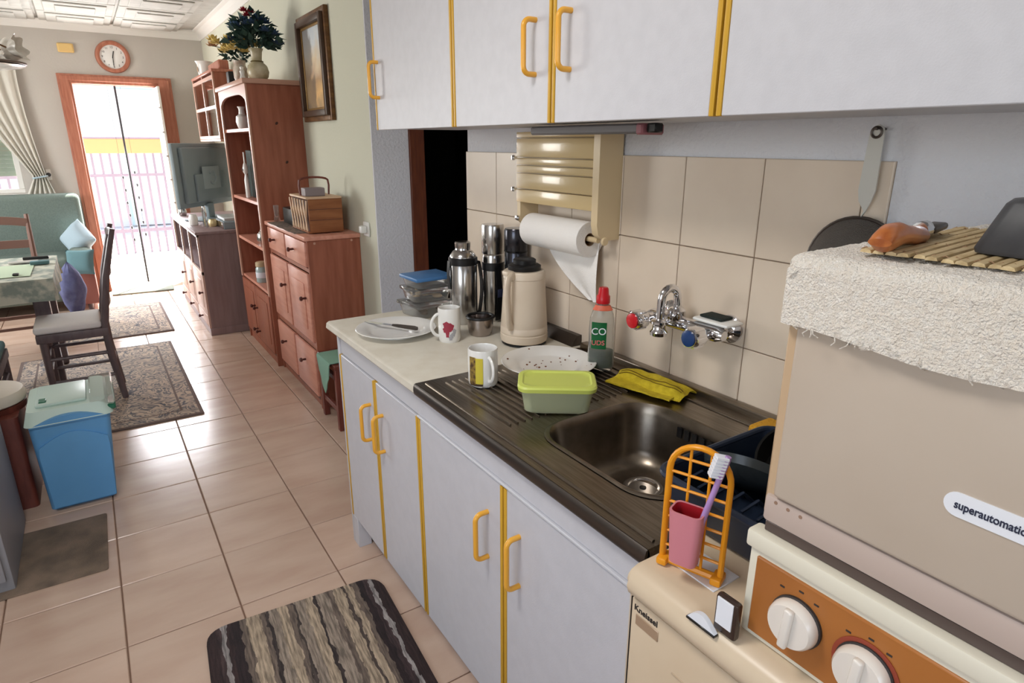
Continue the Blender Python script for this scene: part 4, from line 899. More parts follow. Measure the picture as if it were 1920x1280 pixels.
rug('striped_rug', 'brown and beige striped mat with dark borders on the kitchen floor', (.332, 1.40), .58, .96, radians(-4), RM, .07, .011, wav=.02)
def oriental(name, w, l):
    M = bpy.data.materials.new(name); M.use_nodes = True; n = M.node_tree.nodes; k = M.node_tree.links; p = n['Principled BSDF']; p.inputs['Roughness'].default_value = .95
    tc = n.new('ShaderNodeTexCoord')
    def math_(op, a, b_=None):
        q = n.new('ShaderNodeMath'); q.operation = op
        for i, v in enumerate((a, b_)):
            if v is None: continue
            if isinstance(v, (int, float)): q.inputs[i].default_value = v
            else: k.new(v, q.inputs[i])
        return q.outputs[0]
    s = n.new('ShaderNodeSeparateXYZ'); k.new(tc.outputs['Object'], s.inputs[0])
    dx = math_('SUBTRACT', w / 2, math_('ABSOLUTE', s.outputs[0])); dy = math_('SUBTRACT', l / 2, math_('ABSOLUTE', s.outputs[1])); d = math_('MINIMUM', dx, dy)
    vo = n.new('ShaderNodeTexNoise'); vo.inputs['Scale'].default_value = 7; vo.inputs['Detail'].default_value = 2; vo.inputs['Distortion'].default_value = 3.0; k.new(tc.outputs['Object'], vo.inputs['Vector'])
    r = n.new('ShaderNodeValToRGB'); r.color_ramp.interpolation = 'LINEAR'; e = r.color_ramp.elements
    st = [(0, (206, 190, 170)), (.36, (206, 190, 170)), (.42, (74, 82, 98)), (.5, (196, 178, 160)), (.56, (206, 188, 168)), (.6, (86, 90, 102)), (.68, (200, 184, 166)), (1, (206, 190, 170))]
    while len(e) < len(st): e.new(.5)
    for i, (q, c) in enumerate(st): e[i].position = q; e[i].color = s2l(c)
    k.new(vo.outputs['Fac'], r.inputs[0])
    br = n.new('ShaderNodeValToRGB'); br.color_ramp.interpolation = 'CONSTANT'; e = br.color_ramp.elements
    st = [(0, (1, 1, 1)), (.1, (0, 0, 0)), (.5, (1, 1, 1)), (.56, (0, 0, 0))]
    while len(e) < len(st): e.new(.5)
    for i, (q, c) in enumerate(st): e[i].position = q; e[i].color = (*c, 1)
    k.new(math_('MULTIPLY', d, 5.0), br.inputs[0])
    mx = n.new('ShaderNodeMixRGB'); mx.inputs[2].default_value = s2l((120, 104, 98)); k.new(br.outputs[0], mx.inputs[0]); k.new(r.outputs[0], mx.inputs[1]); k.new(mx.outputs[0], p.inputs['Base Color'])
    return M
rug('patterned_rug', 'cream patterned rug under the chair nearer the blue bin', (-.12, 4.6), .95, 1.66, 0, oriental('patterned_weave', .95, 1.66), .008, .008)
rug('patterned_rug', 'small cream patterned rug nearer the terrace door', (.03, 6.33), .78, 1.15, 0, oriental('patterned_weave_small', .78, 1.15), .008, .008)
rug('doormat', 'dark grey green doormat just inside the terrace door', (.33, 7.62), .56, .33, radians(-4), mat('doormat_pile', (112, 118, 108), .95, bump=.5, bscale=200), .02, .014, 'doormat')
rug('floor_mat', 'thin mottled grey mat on the floor before the blue bin', (-.36, 2.66), .4, .43, radians(-1), mat('grey_mottled_mat', (136, 118, 102), .95, c2=(104, 92, 80), scale=9, bump=.3, bscale=150), .01, .006, 'mat')
# ------------------------------------------------------------------ bin, stool, grey cabinet, tub
BN = thing('swing_bin', 'blue plastic bin with a mint green flap lid standing on the tiles', 'bin', (-.22, 3.18, 0))
def taper(b, bot, top, z0, z1, r0, r1, n=5):
    A = [b.verts.new((*p, z0)) for p in rrect(*bot, r0, n)]; C = [b.verts.new((*p, z1)) for p in rrect(*top, r1, n)]; k_ = len(A)
    for k in range(k_): b.faces.new((A[k], A[(k + 1) % k_], C[(k + 1) % k_], C[k]))
    b.faces.new(A[::-1]); b.faces.new(C)
b = B(); taper(b, (-.352, -.112, 3.03, 3.32), (-.362, -.075, 3.0, 3.36), 0, .4, .02, .025); part('body', b, BINB, BN)
b = B(); prism(b, [(-.345, .26)] + [(-.34 + .24 * k / 12, .3 + .05 * sin(pi * k / 12)) for k in range(13)] + [(-.098, .26), (-.112, .02), (-.335, .02)], 1, 2.998, 3.04); bmesh.ops.transform(b, matrix=Matrix.Translation((0, .0, 0)), verts=b.verts[:]); part('front_relief', b, BINB, BN)
b = B(); prism(b, [(-.355, .395)] + [(-.35 + .26 * k / 12, .4 + .03 * sin(pi * k / 12)) for k in range(13)] + [(-.085, .395)], 1, 2.992, 3.012); part('front_arch', b, BINB, BN)
b = B(); taper(b, (-.374, -.062, 2.99, 3.375), (-.36, -.085, 3.03, 3.36), .4, .45, .03, .03); part('lid', b, BINL, BN)
bx('flap', (-.33, -.15, 3.07, 3.33, .448, .464), BINL, BN, .008, 'raised flap', seg=2); bx('grip', (-.318, -.29, 3.09, 3.14, .462, .468), GREEN, BN, .003)
bx('side_tray', (-.14, -.05, 3.03, 3.36, .43, .47), CLEAR, BN, .006, 'clear side tray'); bx('green_band', (-.16, -.05, 3.02, 3.36, .405, .428), GREEN, BN, .006)
SL = thing('stool', 'brown wooden stool with a round padded white seat', 'stool', (-.46, 3.3, 0))
b = B(); lathe(b, [(0, .42), (.14, .42), (.155, .43), (.158, .455), (.15, .475), (.12, .485), (0, .488)], (-.53, 3.34, 0), 40, caps=(False, False)); part('seat', b, STOOLW, SL)
b = B(); lathe(b, [(.145, .39), (.152, .395), (.152, .42), (.145, .422)], (-.53, 3.34, 0), 40); part('seat_ring', b, REDW, SL)
b = B(); taper(b, (-.62, -.395, 3.1, 3.4), (-.62, -.4, 3.15, 3.45), 0, .4, .02, .02); part('pedestal', b, REDW, SL)
GC = thing('grey_cabinet', 'tall pale grey cabinet cut off by the left edge of the photo', 'cabinet', (-.72, 2.72, 0))
bx('body', (-1.05, -.438, 2.49, 3.0, .0, 1.75), GREYC, GC, .008, seg=2); bx('door', (-1.03, -.455, 2.472, 2.49, .05, 1.72), GREYC, GC, .006, seg=2); bx('handle', (-1.0, -.985, 2.44, 2.472, .9, 1.15), CHROME, GC, .004)
b = B(); taper(b, (-.66, -.455, 3.03, 3.085), (-.68, -.45, 3.02, 3.09), 0, .3, .015, .015); solo('blue_tub', b, BINB, 'narrow blue plastic tub between the grey cabinet and stool', 'tub')
# ------------------------------------------------------------------ table, chairs
TBL = thing('dining_table', 'dark wooden dining table with a thick square leg', 'table', (-.8, 4.9, 0))
bx('tabletop', (-1.35, -.265, 4.45, 5.35, .725, .75), DWOOD, TBL, .004)
bx('apron', (-1.3, -.3, 4.47, 4.5, .62, .725), DWOOD, TBL, .003); bx('apron', (-1.3, -.3, 5.3, 5.33, .62, .725), DWOOD, TBL, .003); bx('apron', (-.32, -.29, 4.5, 5.3, .62, .725), DWOOD, TBL, .003); bx('apron', (-1.31, -1.28, 4.5, 5.3, .62, .725), DWOOD, TBL, .003)
for x, y in ((-.345, 4.66), (-.345, 5.25), (-1.29, 4.66), (-1.29, 5.25)): bx('leg', (x - .04, x + .04, y - .04, y + .04, .0105, .72), DWOOD, TBL, .006)
b = B()
def clothf(u, v):
    x0, x1, y0, y1, hg = -1.37, -.252, 4.43, 5.37, .13
    X = x0 - hg + (x1 - x0 + 2 * hg) * u; Y = y0 - hg + (y1 - y0 + 2 * hg) * v
    ox, oy = max(0, X - x1) + max(0, x0 - X), max(0, Y - y1) + max(0, y0 - Y)
    x, y = min(max(X, x0), x1), min(max(Y, y0), y1); dz = max(ox, oy); wv = .012 * sin(9 * (X + Y) * 2) * dz / hg
    return (x + (wv if ox else 0) * (1 if X > 0 else 1), y + (wv if oy else 0), .753 - dz)
sheet(b, 64, 56, clothf, .0015); solo('tablecloth', b, CLOTH, 'pale printed cloth draped over the dining table', 'tablecloth')
b = B(); box(b, -.8, -.36, 4.55, 5.0, .757, .759, .001, 1, Matrix.Identity(4)); solo('green_paper', b, PALEG, 'pale green sheet spread on the dining table', 'paper')
for k, (x, y, w, l, h, mt, lab) in enumerate(((-.36, 5.2, .14, .03, .018, BLACK, 'black remote control at the far side of the dining table'), (-.42, 5.08, .16, .05, .012, WHITEC, 'white envelope on the dining table'), (-.33, 4.98, .1, .06, .02, TEAL, 'small teal purse on the dining table edge'), (-.43, 4.6, .03, .05, .012, BLACK, 'small black object at the near edge of the dining table'))):
    b = B(); box(b, x - w / 2, x + w / 2, y - l / 2, y + l / 2, .7585 if k < 3 else .7605, .7585 + h, .004, 2); solo(('remote_control', 'envelope', 'purse', 'phone')[k], b, mt, lab, ('remote', 'envelope', 'purse', 'phone')[k])
CHN = 0
def chair(label, loc, rz, cush, wood, w=.4, d=.4, sh=.47, bh=1.02, rails=3):
    t = thing('dining_chair', label, 'chair', loc, rz, world=False); I = Matrix.Identity(4)
    # local frame: seat faces +y, back at -y
    for s in (-1, 1):
        x = s * (w / 2 - .02)
        b = B(); tube(b, [(x, d / 2 - .02, 0), (x, d / 2 - .02, sh - .03)], [.017, .021], 8); part('leg', b, wood, t)
        b = B(); tube(b, [(x, -d / 2 - .02, 0), (x, -d / 2 + .01, sh * .6), (x, -d / 2 + .015, sh), (x, -d / 2 - .035, sh + (bh - sh) * .5), (x, -d / 2 - .11, bh)], [.017, .021, .022, .019, .015], 8); part('back_post', b, wood, t)
        for z in (.16, .3):
            b = B(); tube(b, [(x, -d / 2 + .0, z), (x, d / 2 - .02, z)], .011, 8, ry=.014); part('side_stretcher', b, wood, t)
    for z, y in ((.22, d / 2 - .02), (.3, d / 2 - .02), (.22, -d / 2)):
        b = B(); tube(b, [(-w / 2 + .02, y, z), (w / 2 - .02, y, z)], .011, 8, ry=.014); part('cross_stretcher', b, wood, t)
    b = B(); box(b, -w / 2 - .005, w / 2 + .005, -d / 2, d / 2 + .01, sh - .065, sh - .015, .006, 2); part('seat_frame', b, wood, t)
    b = B(); box(b, -w / 2 + .0, w / 2 - .0, -d / 2 + .03, d / 2 + .015, sh - .015, sh + .03, .016, 3); part('cushion', b, cush, t)
    for k in range(rails):
        z = sh + .14 + k * (bh - sh - .2) / max(1, rails - 1); yy = -d / 2 + .012 - .1 * (z - sh) / (bh - sh)
        b = B(); n_ = 10
        sheet(b, n_, 2, lambda u, v: (-w / 2 + .02 + (w - .04) * u, yy - .012 * sin(pi * u), z - .03 + .06 * v + (.022 * sin(pi * u) if k == rails - 1 else 0)), .014); part('back_rail', b, wood, t)
    return t
chair('dark wooden chair with white seat, its back to the aisle by the bin', (-.2, 4.43, .0105), radians(90), SEATW, DWOOD, .34, .34)
chair('low dark chair with teal seat cushion at the near end of the table', (-.72, 4.0, 0), radians(0), TEAL, DWOOD, .42, .42, .45, .8, 2)
chair('brown wooden chair beyond the dining table with its curved top rail showing', (-.62, 5.75, 0.0), radians(180), mat('brown_cushion', (120, 100, 90), .9), mat('mid_brown_wood', (136, 104, 92), .45), .44, .42, .47, .98, 3)
# ------------------------------------------------------------------ sofa under the window
SF = thing('sofa', 'sage green fabric sofa under the shuttered window', 'sofa', (-1.05, 7.3, 0))
b = B(); box(b, -2.05, -.08, 7.42, 7.69, .3, 1.03, .05, 4); part('backrest', b, SOFA, SF)
b = B(); box(b, -2.05, -.2, 6.95, 7.5, .1, .36, .03, 3); part('base', b, SOFA, SF)
for x0, x1 in ((-2.0, -1.13), (-1.11, -.24)):
    b = B(); box(b, x0, x1, 6.93, 7.47, .36, .5, .045, 4); part('seat_cushion', b, SOFA, SF)
b = B(); box(b, -.24, -.06, 6.9, 7.6, .4, .57, .05, 4); part('armrest', b, SOFA, SF)
b = B(); box(b, -.235, -.07, 6.92, 7.6, .06, .43, .012, 2); part('arm_panel', b, mat('red_brown_arm_wood', (150, 92, 82), .5), SF)
for x, y in ((-.15, 6.98), (-.15, 7.6), (-1.98, 6.98), (-1.98, 7.6)):
    b = B(); cyl(b, (x, y, 0), (x, y, .1), .02, .025, 12); part('leg', b, DWOOD, SF)
def pillow(label, c, s, mt, rx, ry, rz, t=.09):
    b = B()
    for sg in (1, -1):
        V = [[None] * 15 for _ in range(15)]
        for i in range(15):
            for j in range(15):
                u, v = i / 7 - 1, j / 7 - 1; e = max(0, (1 - u ** 4) * (1 - v ** 4)); V[i][j] = b.verts.new((u * s * (1 - .07 * (1 - v * v)), v * s * (1 - .07 * (1 - u * u)), sg * t * e ** .6))
        for i in range(14):
            for j in range(14): b.faces.new((V[i][j], V[i + 1][j], V[i + 1][j + 1], V[i][j + 1]))
    bmesh.ops.remove_doubles(b, verts=b.verts[:], dist=.0005)
    bmesh.ops.transform(b, matrix=Matrix.Translation(c) @ Matrix.Rotation(rz, 4, 'Z') @ Matrix.Rotation(rx, 4, 'X') @ Matrix.Rotation(ry, 4, 'Z'), verts=b.verts[:])
    return solo('cushion', b, mt, label, 'cushion')
pillow('pale blue cushion standing on its corner on the sofa arm', (-.15, 7.2, .63), .135, LBLUE, radians(78), radians(45), radians(-42))
pillow('slate teal cushion leaning against the front of the sofa arm', (-.16, 6.82, .47), .115, TEAL, radians(70), 0, radians(-20), .06)
b = B(); 
def bundle(u, v):
    a = 2 * pi * u; r = .09 * sin(pi * min(1, v * 1.02)) ** .6 + .012 * noise.noise((cos(a) * 2, sin(a) * 2, v * 5)); return (-.235 + r * cos(a) * 1.0, 6.2 + r * sin(a) * 1.2, .118 + .46 * v)
sheet(b, 28, 20, bundle); bmesh.ops.remove_doubles(b, verts=b.verts[:], dist=.002)
bs = solo('clothes_bundle', b, PURP, 'blue violet bundle of clothes on a low seat by the sofa', 'clothes')
HS = thing('low_stool', 'low dark wooden stool under the blue violet clothes', 'stool', (-.25, 6.2, 0)); bx('seat', (-.36, -.13, 6.08, 6.32, .09, .115), DWOOD, HS, .005)
for x, y in ((-.34, 6.1), (-.34, 6.3), (-.15, 6.1), (-.15, 6.3)): bx('leg', (x - .014, x + .014, y - .014, y + .014, .009 if x > -.3 else .009, .09), DWOOD, HS, .003)
# ------------------------------------------------------------------ things on the far wall
CL = thing('wall_clock', 'round wall clock with an orange wooden rim above the terrace door', 'clock', (.425, 7.8, 2.31)); cc = (.425, 7.7995, 2.305)
b = B(); lathe(b, [(.148, 0), (.15, .012), (.143, .028), (.128, .033), (.112, .026), (.108, .012)], cc, 48, axis=(0, -1, 0), caps=(False, False)); part('rim', b, ORWOOD, CL)
b = B(); lathe(b, [(.149, .0005), (.149, .002), (.11, .012), (0, .012)], cc, 44, axis=(0, -1, 0)); fc = part('dial', b, WHITEC, CL)
for k in range(12):
    a = k * pi / 6; text('numeral', str(k or 12), .026, (cc[0] + .088 * sin(a), cc[1] - .0125, cc[2] + .088 * cos(a) - .009), Euler((pi / 2, 0, 0)), PRINT, fc, 'CENTER')
for a, l_, w_ in ((radians(14), .055, .004), (radians(183), .08, .003)):
    b = B(); box(b, -w_, w_, -.003, 0, -.012, l_, .0008, 1); bmesh.ops.transform(b, matrix=Matrix.Translation((cc[0], cc[1] - .016, cc[2])) @ Matrix.Rotation(a, 4, 'Y'), verts=b.verts[:]); part('hand', b, BLACK, CL)
JB = bx_ = thing('wall_box', 'small yellowish junction box on the wall beside the clock', 'box', (.05, 7.79, 2.36)); bx('cover', (-.018, .114, 7.772, 7.7995, 2.318, 2.4), mat('yellowed_plastic', (232, 196, 128), .5), JB, .012, seg=3); bx('cover_plate', (-.008, .104, 7.768, 7.773, 2.327, 2.391), mat('yellowed_plastic', (232, 196, 128), .5), JB, .004)
SWT = thing('wall_hook', 'small dark curtain hook on the wall left of the terrace door', 'hook', (-.29, 7.79, 1.2)); b = B(); cyl(b, (-.29, 7.7995, 1.2), (-.29, 7.76, 1.2), .008, n=10); lathe(b, [(0, 0), (.018, .004), (.02, .012), (0, .018)], (-.29, 7.765, 1.2), 14, axis=(0, -1, 0)); part('knob', b, DGREY, SWT)
bx('back_plate', (-.31, -.27, 7.79, 7.7998, 1.15, 1.25), WHITE, SWT, .003)
CT = thing('curtain', 'pale gathered curtain tied back beside the shuttered window', 'curtain', (-.45, 7.7, 1.0))
def curt(u, v):
    z = 2.2 - 1.25 * v; tie = 1.18; k = abs(z - tie)
    xc = -.64 + (.28) * min(1, (2.2 - z) / 1.02) ** 1.3 if z > tie else -.36 - .02 * (tie - z) / .2; wd = .05 + (.22 * min(1, k / 1.0) if z > tie else .1 * min(1, k / .25))
    return (xc + (u - .5) * 2 * wd, 7.735 + .02 * sin(u * 34 + v * 2), z)
b = B(); sheet(b, 70, 30, curt, .002); part('fabric', b, mat('pale_curtain_voile', (218, 214, 204), .9, trans=.0), CT)
b = B(); tube(b, [(-.36 + .058 * cos(a), 7.735 + .035 * sin(a), 1.18 + .01 * cos(a)) for a in [2 * pi * k / 20 for k in range(20)]], .008, 6, closed=True); part('tie_band', b, LBLUE, CT)
RD = thing('curtain_rod', 'thin wooden curtain rod over the shuttered window', 'curtain rod', (-1.1, 7.72, 2.22)); b = B(); cyl(b, (-1.85, 7.72, 2.215), (-.38, 7.72, 2.215), .011, n=12); part('rod', b, WHITE, RD); b = B(); lathe(b, [(0, -.02), (.018, -.01), (.02, 0), (.014, .016), (0, .02)], (-.37, 7.72, 2.215), 14, axis=(1, 0, 0)); part('finial', b, WHITE, RD)
for x in (-.45, -1.78): bx('bracket', (x - .01, x + .01, 7.71, 7.7998, 2.2, 2.23), WHITE, RD, .003)
# pendant lamp at the left edge
PL = thing('pendant_lamp', 'pendant lamp with flower shaped glass shades at the upper left edge', 'lamp', (-.42, 5.6, 2.0))
b = B(); cyl(b, (-.42, 5.6, 2.06), (-.42, 5.6, 2.6), .008, n=10); part('stem', b, BRASS, PL); b = B(); lathe(b, [(0, 0), (.06, 0), (.055, -.02), (.02, -.04), (0, -.04)], (-.42, 5.6, 2.6), 24); part('ceiling_rose', b, BRASS, PL)
b = B(); lathe(b, [(0, 1.985), (.2, 1.985), (.222, 1.992), (.222, 2.003), (.2, 2.01), (.05, 2.03), (0, 2.06)], (-.42, 5.6, 0), 40); part('disc', b, mat('dark_bronze', (110, 96, 90), .35, .6), PL); b = B(); lathe(b, [(0, 1.955), (.1, 1.957), (.19, 1.972), (.215, 1.984), (0, 1.9845)], (-.42, 5.6, 0), 36); part('diffuser', b, WHITEC, PL)
shm = mat('frosted_flower_glass', (226, 222, 214), .3, c2=(208, 202, 192), scale=20)
for k in range(5):
    a = radians(-20 + 72 * k); dx, dy = cos(a), sin(a); b = B(); tube(b, [(-.42, 5.6, 2.05), (-.42 + .08 * dx, 5.6 + .08 * dy, 2.12), (-.42 + .14 * dx, 5.6 + .14 * dy, 2.09)], .006, 8); arm = part('arm', b, BRASS, PL)
    b = B(); rr = []; c_ = Vector((-.42 + .15 * dx, 5.6 + .15 * dy, 2.075)); ax = Vector((dx, dy, .25)).normalized(); u_v = ax.orthogonal().normalized(); v_v = ax.cross(u_v)
    for r, z in ((.015, 0), (.035, .012), (.05, .035), (.06, .055), (.078, .075), (.076, .075), (.057, .054), (.047, .035), (.03, .014)):
        rr.append([b.verts.new(c_ + ax * (z + (.012 * cos(6 * t) if z > .06 else 0)) + (u_v * cos(t) + v_v * sin(t)) * r * (1 + .1 * cos(6 * t))) for t in [2 * pi * q / 36 for q in range(36)]])
    for A, C in zip(rr, rr[1:]):
        for q in range(36): b.faces.new((A[q], A[(q + 1) % 36], C[(q + 1) % 36], C[q]))
    part('shade', b, shm, arm)
#@@FURN
# ------------------------------------------------------------------ furniture along the living room wall
XW = 1.2495
def pull(parent, x, y, z, mt=None, l=.038):
    b = B(); lathe(b, [(.007, 0), (.006, l * .5), (.012, l * .6), (.0135, l * .8), (.009, l * .96), (0, l)], (x, y, z), 14, axis=(-1, 0, 0)); return part('knob', b, mt or mat('dark_knob_wood', (84, 40, 34), .4), parent)
DC = thing('drawer_cabinet', 'red pine cabinet with two small drawers over doors, sewing box on top', 'cabinet', (1.1, 3.9, 0))
x0, y0, y1 = .95, 3.46, 4.345
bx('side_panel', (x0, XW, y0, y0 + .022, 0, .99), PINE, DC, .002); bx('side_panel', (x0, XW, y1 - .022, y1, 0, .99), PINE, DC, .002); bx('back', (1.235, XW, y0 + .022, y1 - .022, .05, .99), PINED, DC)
bx('top', (x0 - .018, XW, y0 - .012, y1 + .01, .99, 1.015), PINEH, DC, .005, seg=2); bx('bottom', (x0 + .005, 1.235, y0 + .022, y1 - .022, .04, .065), PINED, DC); bx('plinth', (x0 + .01, x0 + .025, y0 + .022, y1 - .022, 0, .04), PINE, DC)
bx('rail', (x0 + .002, x0 + .02, y0 + .022, y1 - .022, .81, .835), PINE, DC); bx('rail', (x0 + .002, x0 + .02, y0 + .022, y1 - .022, .36, .4), PINE, DC); bx('stile', (x0 + .004, x0 + .02, 3.89, 3.915, .065, .99), PINE, DC)
for a, c in ((y0 + .026, 3.886), (3.919, y1 - .026)):
    d = bx('drawer', (x0 - .012, x0 + .012, a, c, .842, .982), PINEH, DC, .006, seg=2); pull(d, x0 - .012, (a + c) / 2 + .03, .915)
    d = bx('door', (x0 - .012, x0 + .008, a, c, .405, .805), PINEH, DC, .006, seg=2); bx('door_panel', (x0 - .018, x0 - .01, a + .07, c - .07, .47, .74), PINEH, d, .005, seg=2); pull(d, x0 - .014, (a + .05 if a < 3.8 else a + .05), .66)
    d = bx('drawer', (x0 - .012, x0 + .008, a, c, .07, .355), PINEH, DC, .006, seg=2); pull(d, x0 - .012, (a + c) / 2, .25)
for y, z in ((.99, .975), (1.2, .978)):
    b = B(); lathe(b, [(0, .0012), (.006, .001), (.007, 0)], (y, y0, z), 12, axis=(0, -1, 0)); part('screw_cap', b, PINEL, DC)
# bookcase
BC = thing('bookcase', 'tall red pine bookcase with open shelves and flower vases on top', 'bookcase', (1.08, 4.83, 0)); x0, y0, y1, zt_ = .92, 4.365, 5.27, 1.85
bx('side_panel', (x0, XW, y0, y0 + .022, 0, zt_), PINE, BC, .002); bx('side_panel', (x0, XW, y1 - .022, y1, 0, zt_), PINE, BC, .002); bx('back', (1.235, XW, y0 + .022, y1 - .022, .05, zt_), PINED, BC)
bx('top', (x0 - .025, XW, y0 - .02, y1 + .02, zt_, zt_ + .03), PINEL, BC, .006, seg=2)
for z in (1.57, 1.105, .8, .5): bx('shelf', (x0 + .004, 1.235, y0 + .022, y1 - .022, z, z + .022), PINEH, BC, .002)
bx('front_stile', (x0 - .008, x0 + .004, y0, y0 + .035, .5, zt_), PINEL, BC, .002); bx('front_stile', (x0 - .008, x0 + .004, y1 - .035, y1, .5, zt_), PINEL, BC, .002)
b = B(); n_ = 16
pts = [(y0 + .035, zt_), (y1 - .035, zt_), (y1 - .035, zt_ - .115)] + [(y1 - .05 - (y1 - y0 - .1) * k / n_, zt_ - .05 - .04 * (abs(2 * k / n_ - 1)) ** 4) for k in range(n_ + 1)] + [(y0 + .035, zt_ - .115)]
prism(b, pts, 0, x0 - .007, x0 + .008); part('arched_valance', b, PINEL, BC)
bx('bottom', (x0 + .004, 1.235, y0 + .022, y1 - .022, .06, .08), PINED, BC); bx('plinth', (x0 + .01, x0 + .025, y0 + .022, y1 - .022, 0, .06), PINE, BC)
for a, c in ((y0 + .026, 4.815), (4.82, y1 - .026)):
    d = bx('door', (x0 - .01, x0 + .01, a, c, .085, .495), PINE, BC, .004, seg=2); bx('door_panel', (x0 - .015, x0 - .008, a + .06, c - .06, .14, .44), PINE, d, .005, seg=2); pull(d, x0 - .01, a + .04 if a > 4.6 else c - .04, .34); pull(d, x0 - .01, a + .04 if a > 4.6 else c - .04, .16)
for y, z in ((1.08, 1.62), (1.18, 1.13), (1.12, 1.38)):
    b = B(); lathe(b, [(0, .0012), (.009, .001), (.011, 0)], (y, y0, z), 12, axis=(0, -1, 0), sy=.7); part('wood_knot', b, KNOT, BC)
# on the bookcase shelves
b = B(); lathe(b, [(0, 0), (.03, 0), (.035, .01), (.045, .05), (.04, .085), (.022, .1), (.018, .13), (.026, .15), (.022, .15), (.015, .13), (.018, .1), (0, .09)], (1.0, 4.98, 1.593), 24); solo('small_vase', b, WHITEC, 'small white vase on the top shelf of the bookcase', 'vase')
bxs = thing('dark_gift_box', 'dark green upright bottle box with a white emblem on the bookcase shelf', 'box', (1.04, 4.55, 1.128)); bx('carton', (.99, 1.13, 4.8, 4.97, 1.128, 1.45), mat('dark_green_card', (34, 50, 48), .5), bxs, .003)
bxs2 = thing('white_bottle', 'slim white and grey bottle in front of the dark green box', 'bottle', (.945, 4.55, 1.128)); b = B(); lathe(b, [(0, 0), (.018, 0), (.02, .006), (.02, .12), (.012, .15), (.01, .16), (.022, .175), (.024, .2), (.016, .225), (.007, .24), (.006, .31), (0, .31)], (.955, 4.86, 1.128), 20, sx=.8); part('glass', b, WHITEC, bxs2); b = B(); lathe(b, [(.009, 0), (.009, .002), (0, .002)], (.9345, 4.857, 1.32), 12, axis=(-1, 0, 0)); part('emblem', b, BLACK, bxs2)
KT = thing('small_teapot', 'small steel teapot on the bookcase shelf above the jar', 'teapot', (1.0, 4.7, .823)); b = B(); lathe(b, [(0, 0), (.045, 0), (.055, .02), (.05, .06), (.035, .08), (0, .085)], (1.0, 4.7, .823), 24); part('body', b, SILVER, KT); b = B(); tube(b, [(1.0, 4.7 + .05 * cos(a), .823 + .07 + .055 * sin(a)) for a in [pi * k / 12 for k in range(13)]], .005, 8); part('handle', b, BLACK, KT); b = B(); lathe(b, [(0, 0), (.03, 0), (.026, .012), (.006, .016), (.008, .028), (0, .03)], (1.0, 4.7, .906), 18); part('lid', b, SILVER, KT)
JR = thing('storage_jar', 'glass jar with a beige lid on the lowest open bookcase shelf', 'jar', (1.0, 4.56, .523)); b = B(); lathe(b, [(0, 0), (.042, 0), (.046, .006), (.046, .1), (.038, .115), (0, .115)], (.975, 4.8, .523), 26); part('jar', b, mat('grey_green_glass', (170, 186, 184), .15, coat=.3), JR); b = B(); lathe(b, [(0, .116), (.042, .116), (.043, .122), (.042, .145), (.036, .15), (0, .15)], (.975, 4.8, .523), 26); part('lid', b, mat('beige_lid', (200, 178, 142), .5), JR); b = B(); lathe(b, [(.0465, .035), (.047, .036), (.047, .075), (.0465, .076)], (.975, 4.8, .523), 26, caps=(False, False)); part('label', b, LABELW, JR)
# flowers on top
def leaf(b, p, d, l, w, tw=0):
    d = Vector(d).normalized(); s = d.cross(Vector((0, 0, 1))); s = s.normalized() if s.length > .01 else Vector((1, 0, 0)); s = (Matrix.Rotation(tw, 3, d) @ s); n_ = d.cross(s); p = Vector(p)
    v = [p, p + d * l * .4 + s * w + n_ * w * .3, p + d * l * .4 - s * w + n_ * w * .3, p + d * l + n_ * w * -.4, p + d * l * .5]
    V = [b.verts.new(q) for q in v]
    b.faces.new((V[0], V[4], V[1])); b.faces.new((V[0], V[2], V[4])); b.faces.new((V[1], V[4], V[3])); b.faces.new((V[4], V[2], V[3]))
def blossom(parent, p, r, mt, nm='blossom', pet=9):
    b = B(); p = Vector(p); 
    for ring in range(3):
        for k in range(pet - ring * 2):
            a = 2 * pi * k / (pet - ring * 2) + ring; el = .15 + ring * .5; leaf(b, p, (cos(a) * cos(el), sin(a) * cos(el), sin(el)), r * (1 - .15 * ring), r * .32)
    return part(nm, b, mt, parent)
random.seed(11)
FV = thing('flower_vase', 'cream ceramic vase with blue and red flowers on the bookcase', 'vase', (1.045, 4.47, 1.88)); c_ = (1.03, 4.49, 1.881)
b = B(); lathe(b, [(0, 0), (.042, 0), (.06, .02), (.067, .05), (.058, .085), (.036, .105), (.03, .12), (.036, .165), (.045, .185), (.041, .185), (.032, .165), (.025, .12), (0, .1)], c_, 32); part('body', b, VASE, FV)
b = B(); lathe(b, [(.034, .105), (.04, .108), (.036, .113)], c_, 28); part('band', b, mat('olive_band', (120, 104, 66), .5), FV)
b = B()
for k in range(330):
    a, el = random.uniform(0, 2 * pi), random.uniform(.05, 1.5); rr_ = random.uniform(.05, .17); p = (c_[0] + rr_ * cos(a) * cos(el) * .9, c_[1] + rr_ * sin(a) * cos(el) * .9, c_[2] + .185 + rr_ * sin(el) * 1.15); leaf(b, p, (cos(a), sin(a), random.uniform(-.5, 1.1)), random.uniform(.04, .07), random.uniform(.012, .021), random.uniform(0, 3))
for k in range(16):
    a = random.uniform(0, 6.28); tube(b, [(c_[0], c_[1], c_[2] + .13), (c_[0] + .06 * cos(a), c_[1] + .06 * sin(a), c_[2] + .3)], .002, 4)
part('foliage', b, LEAF, FV, kind='stuff')
for k in range(22):
    a, el = 2 * pi * k * .38, random.uniform(.1, 1.2); rr_ = .145; blossom(FV, (c_[0] + rr_ * cos(a) * cos(el), c_[1] + rr_ * sin(a) * cos(el), c_[2] + .2 + rr_ * sin(el) * 1.1), random.uniform(.036, .05), BLOSB)
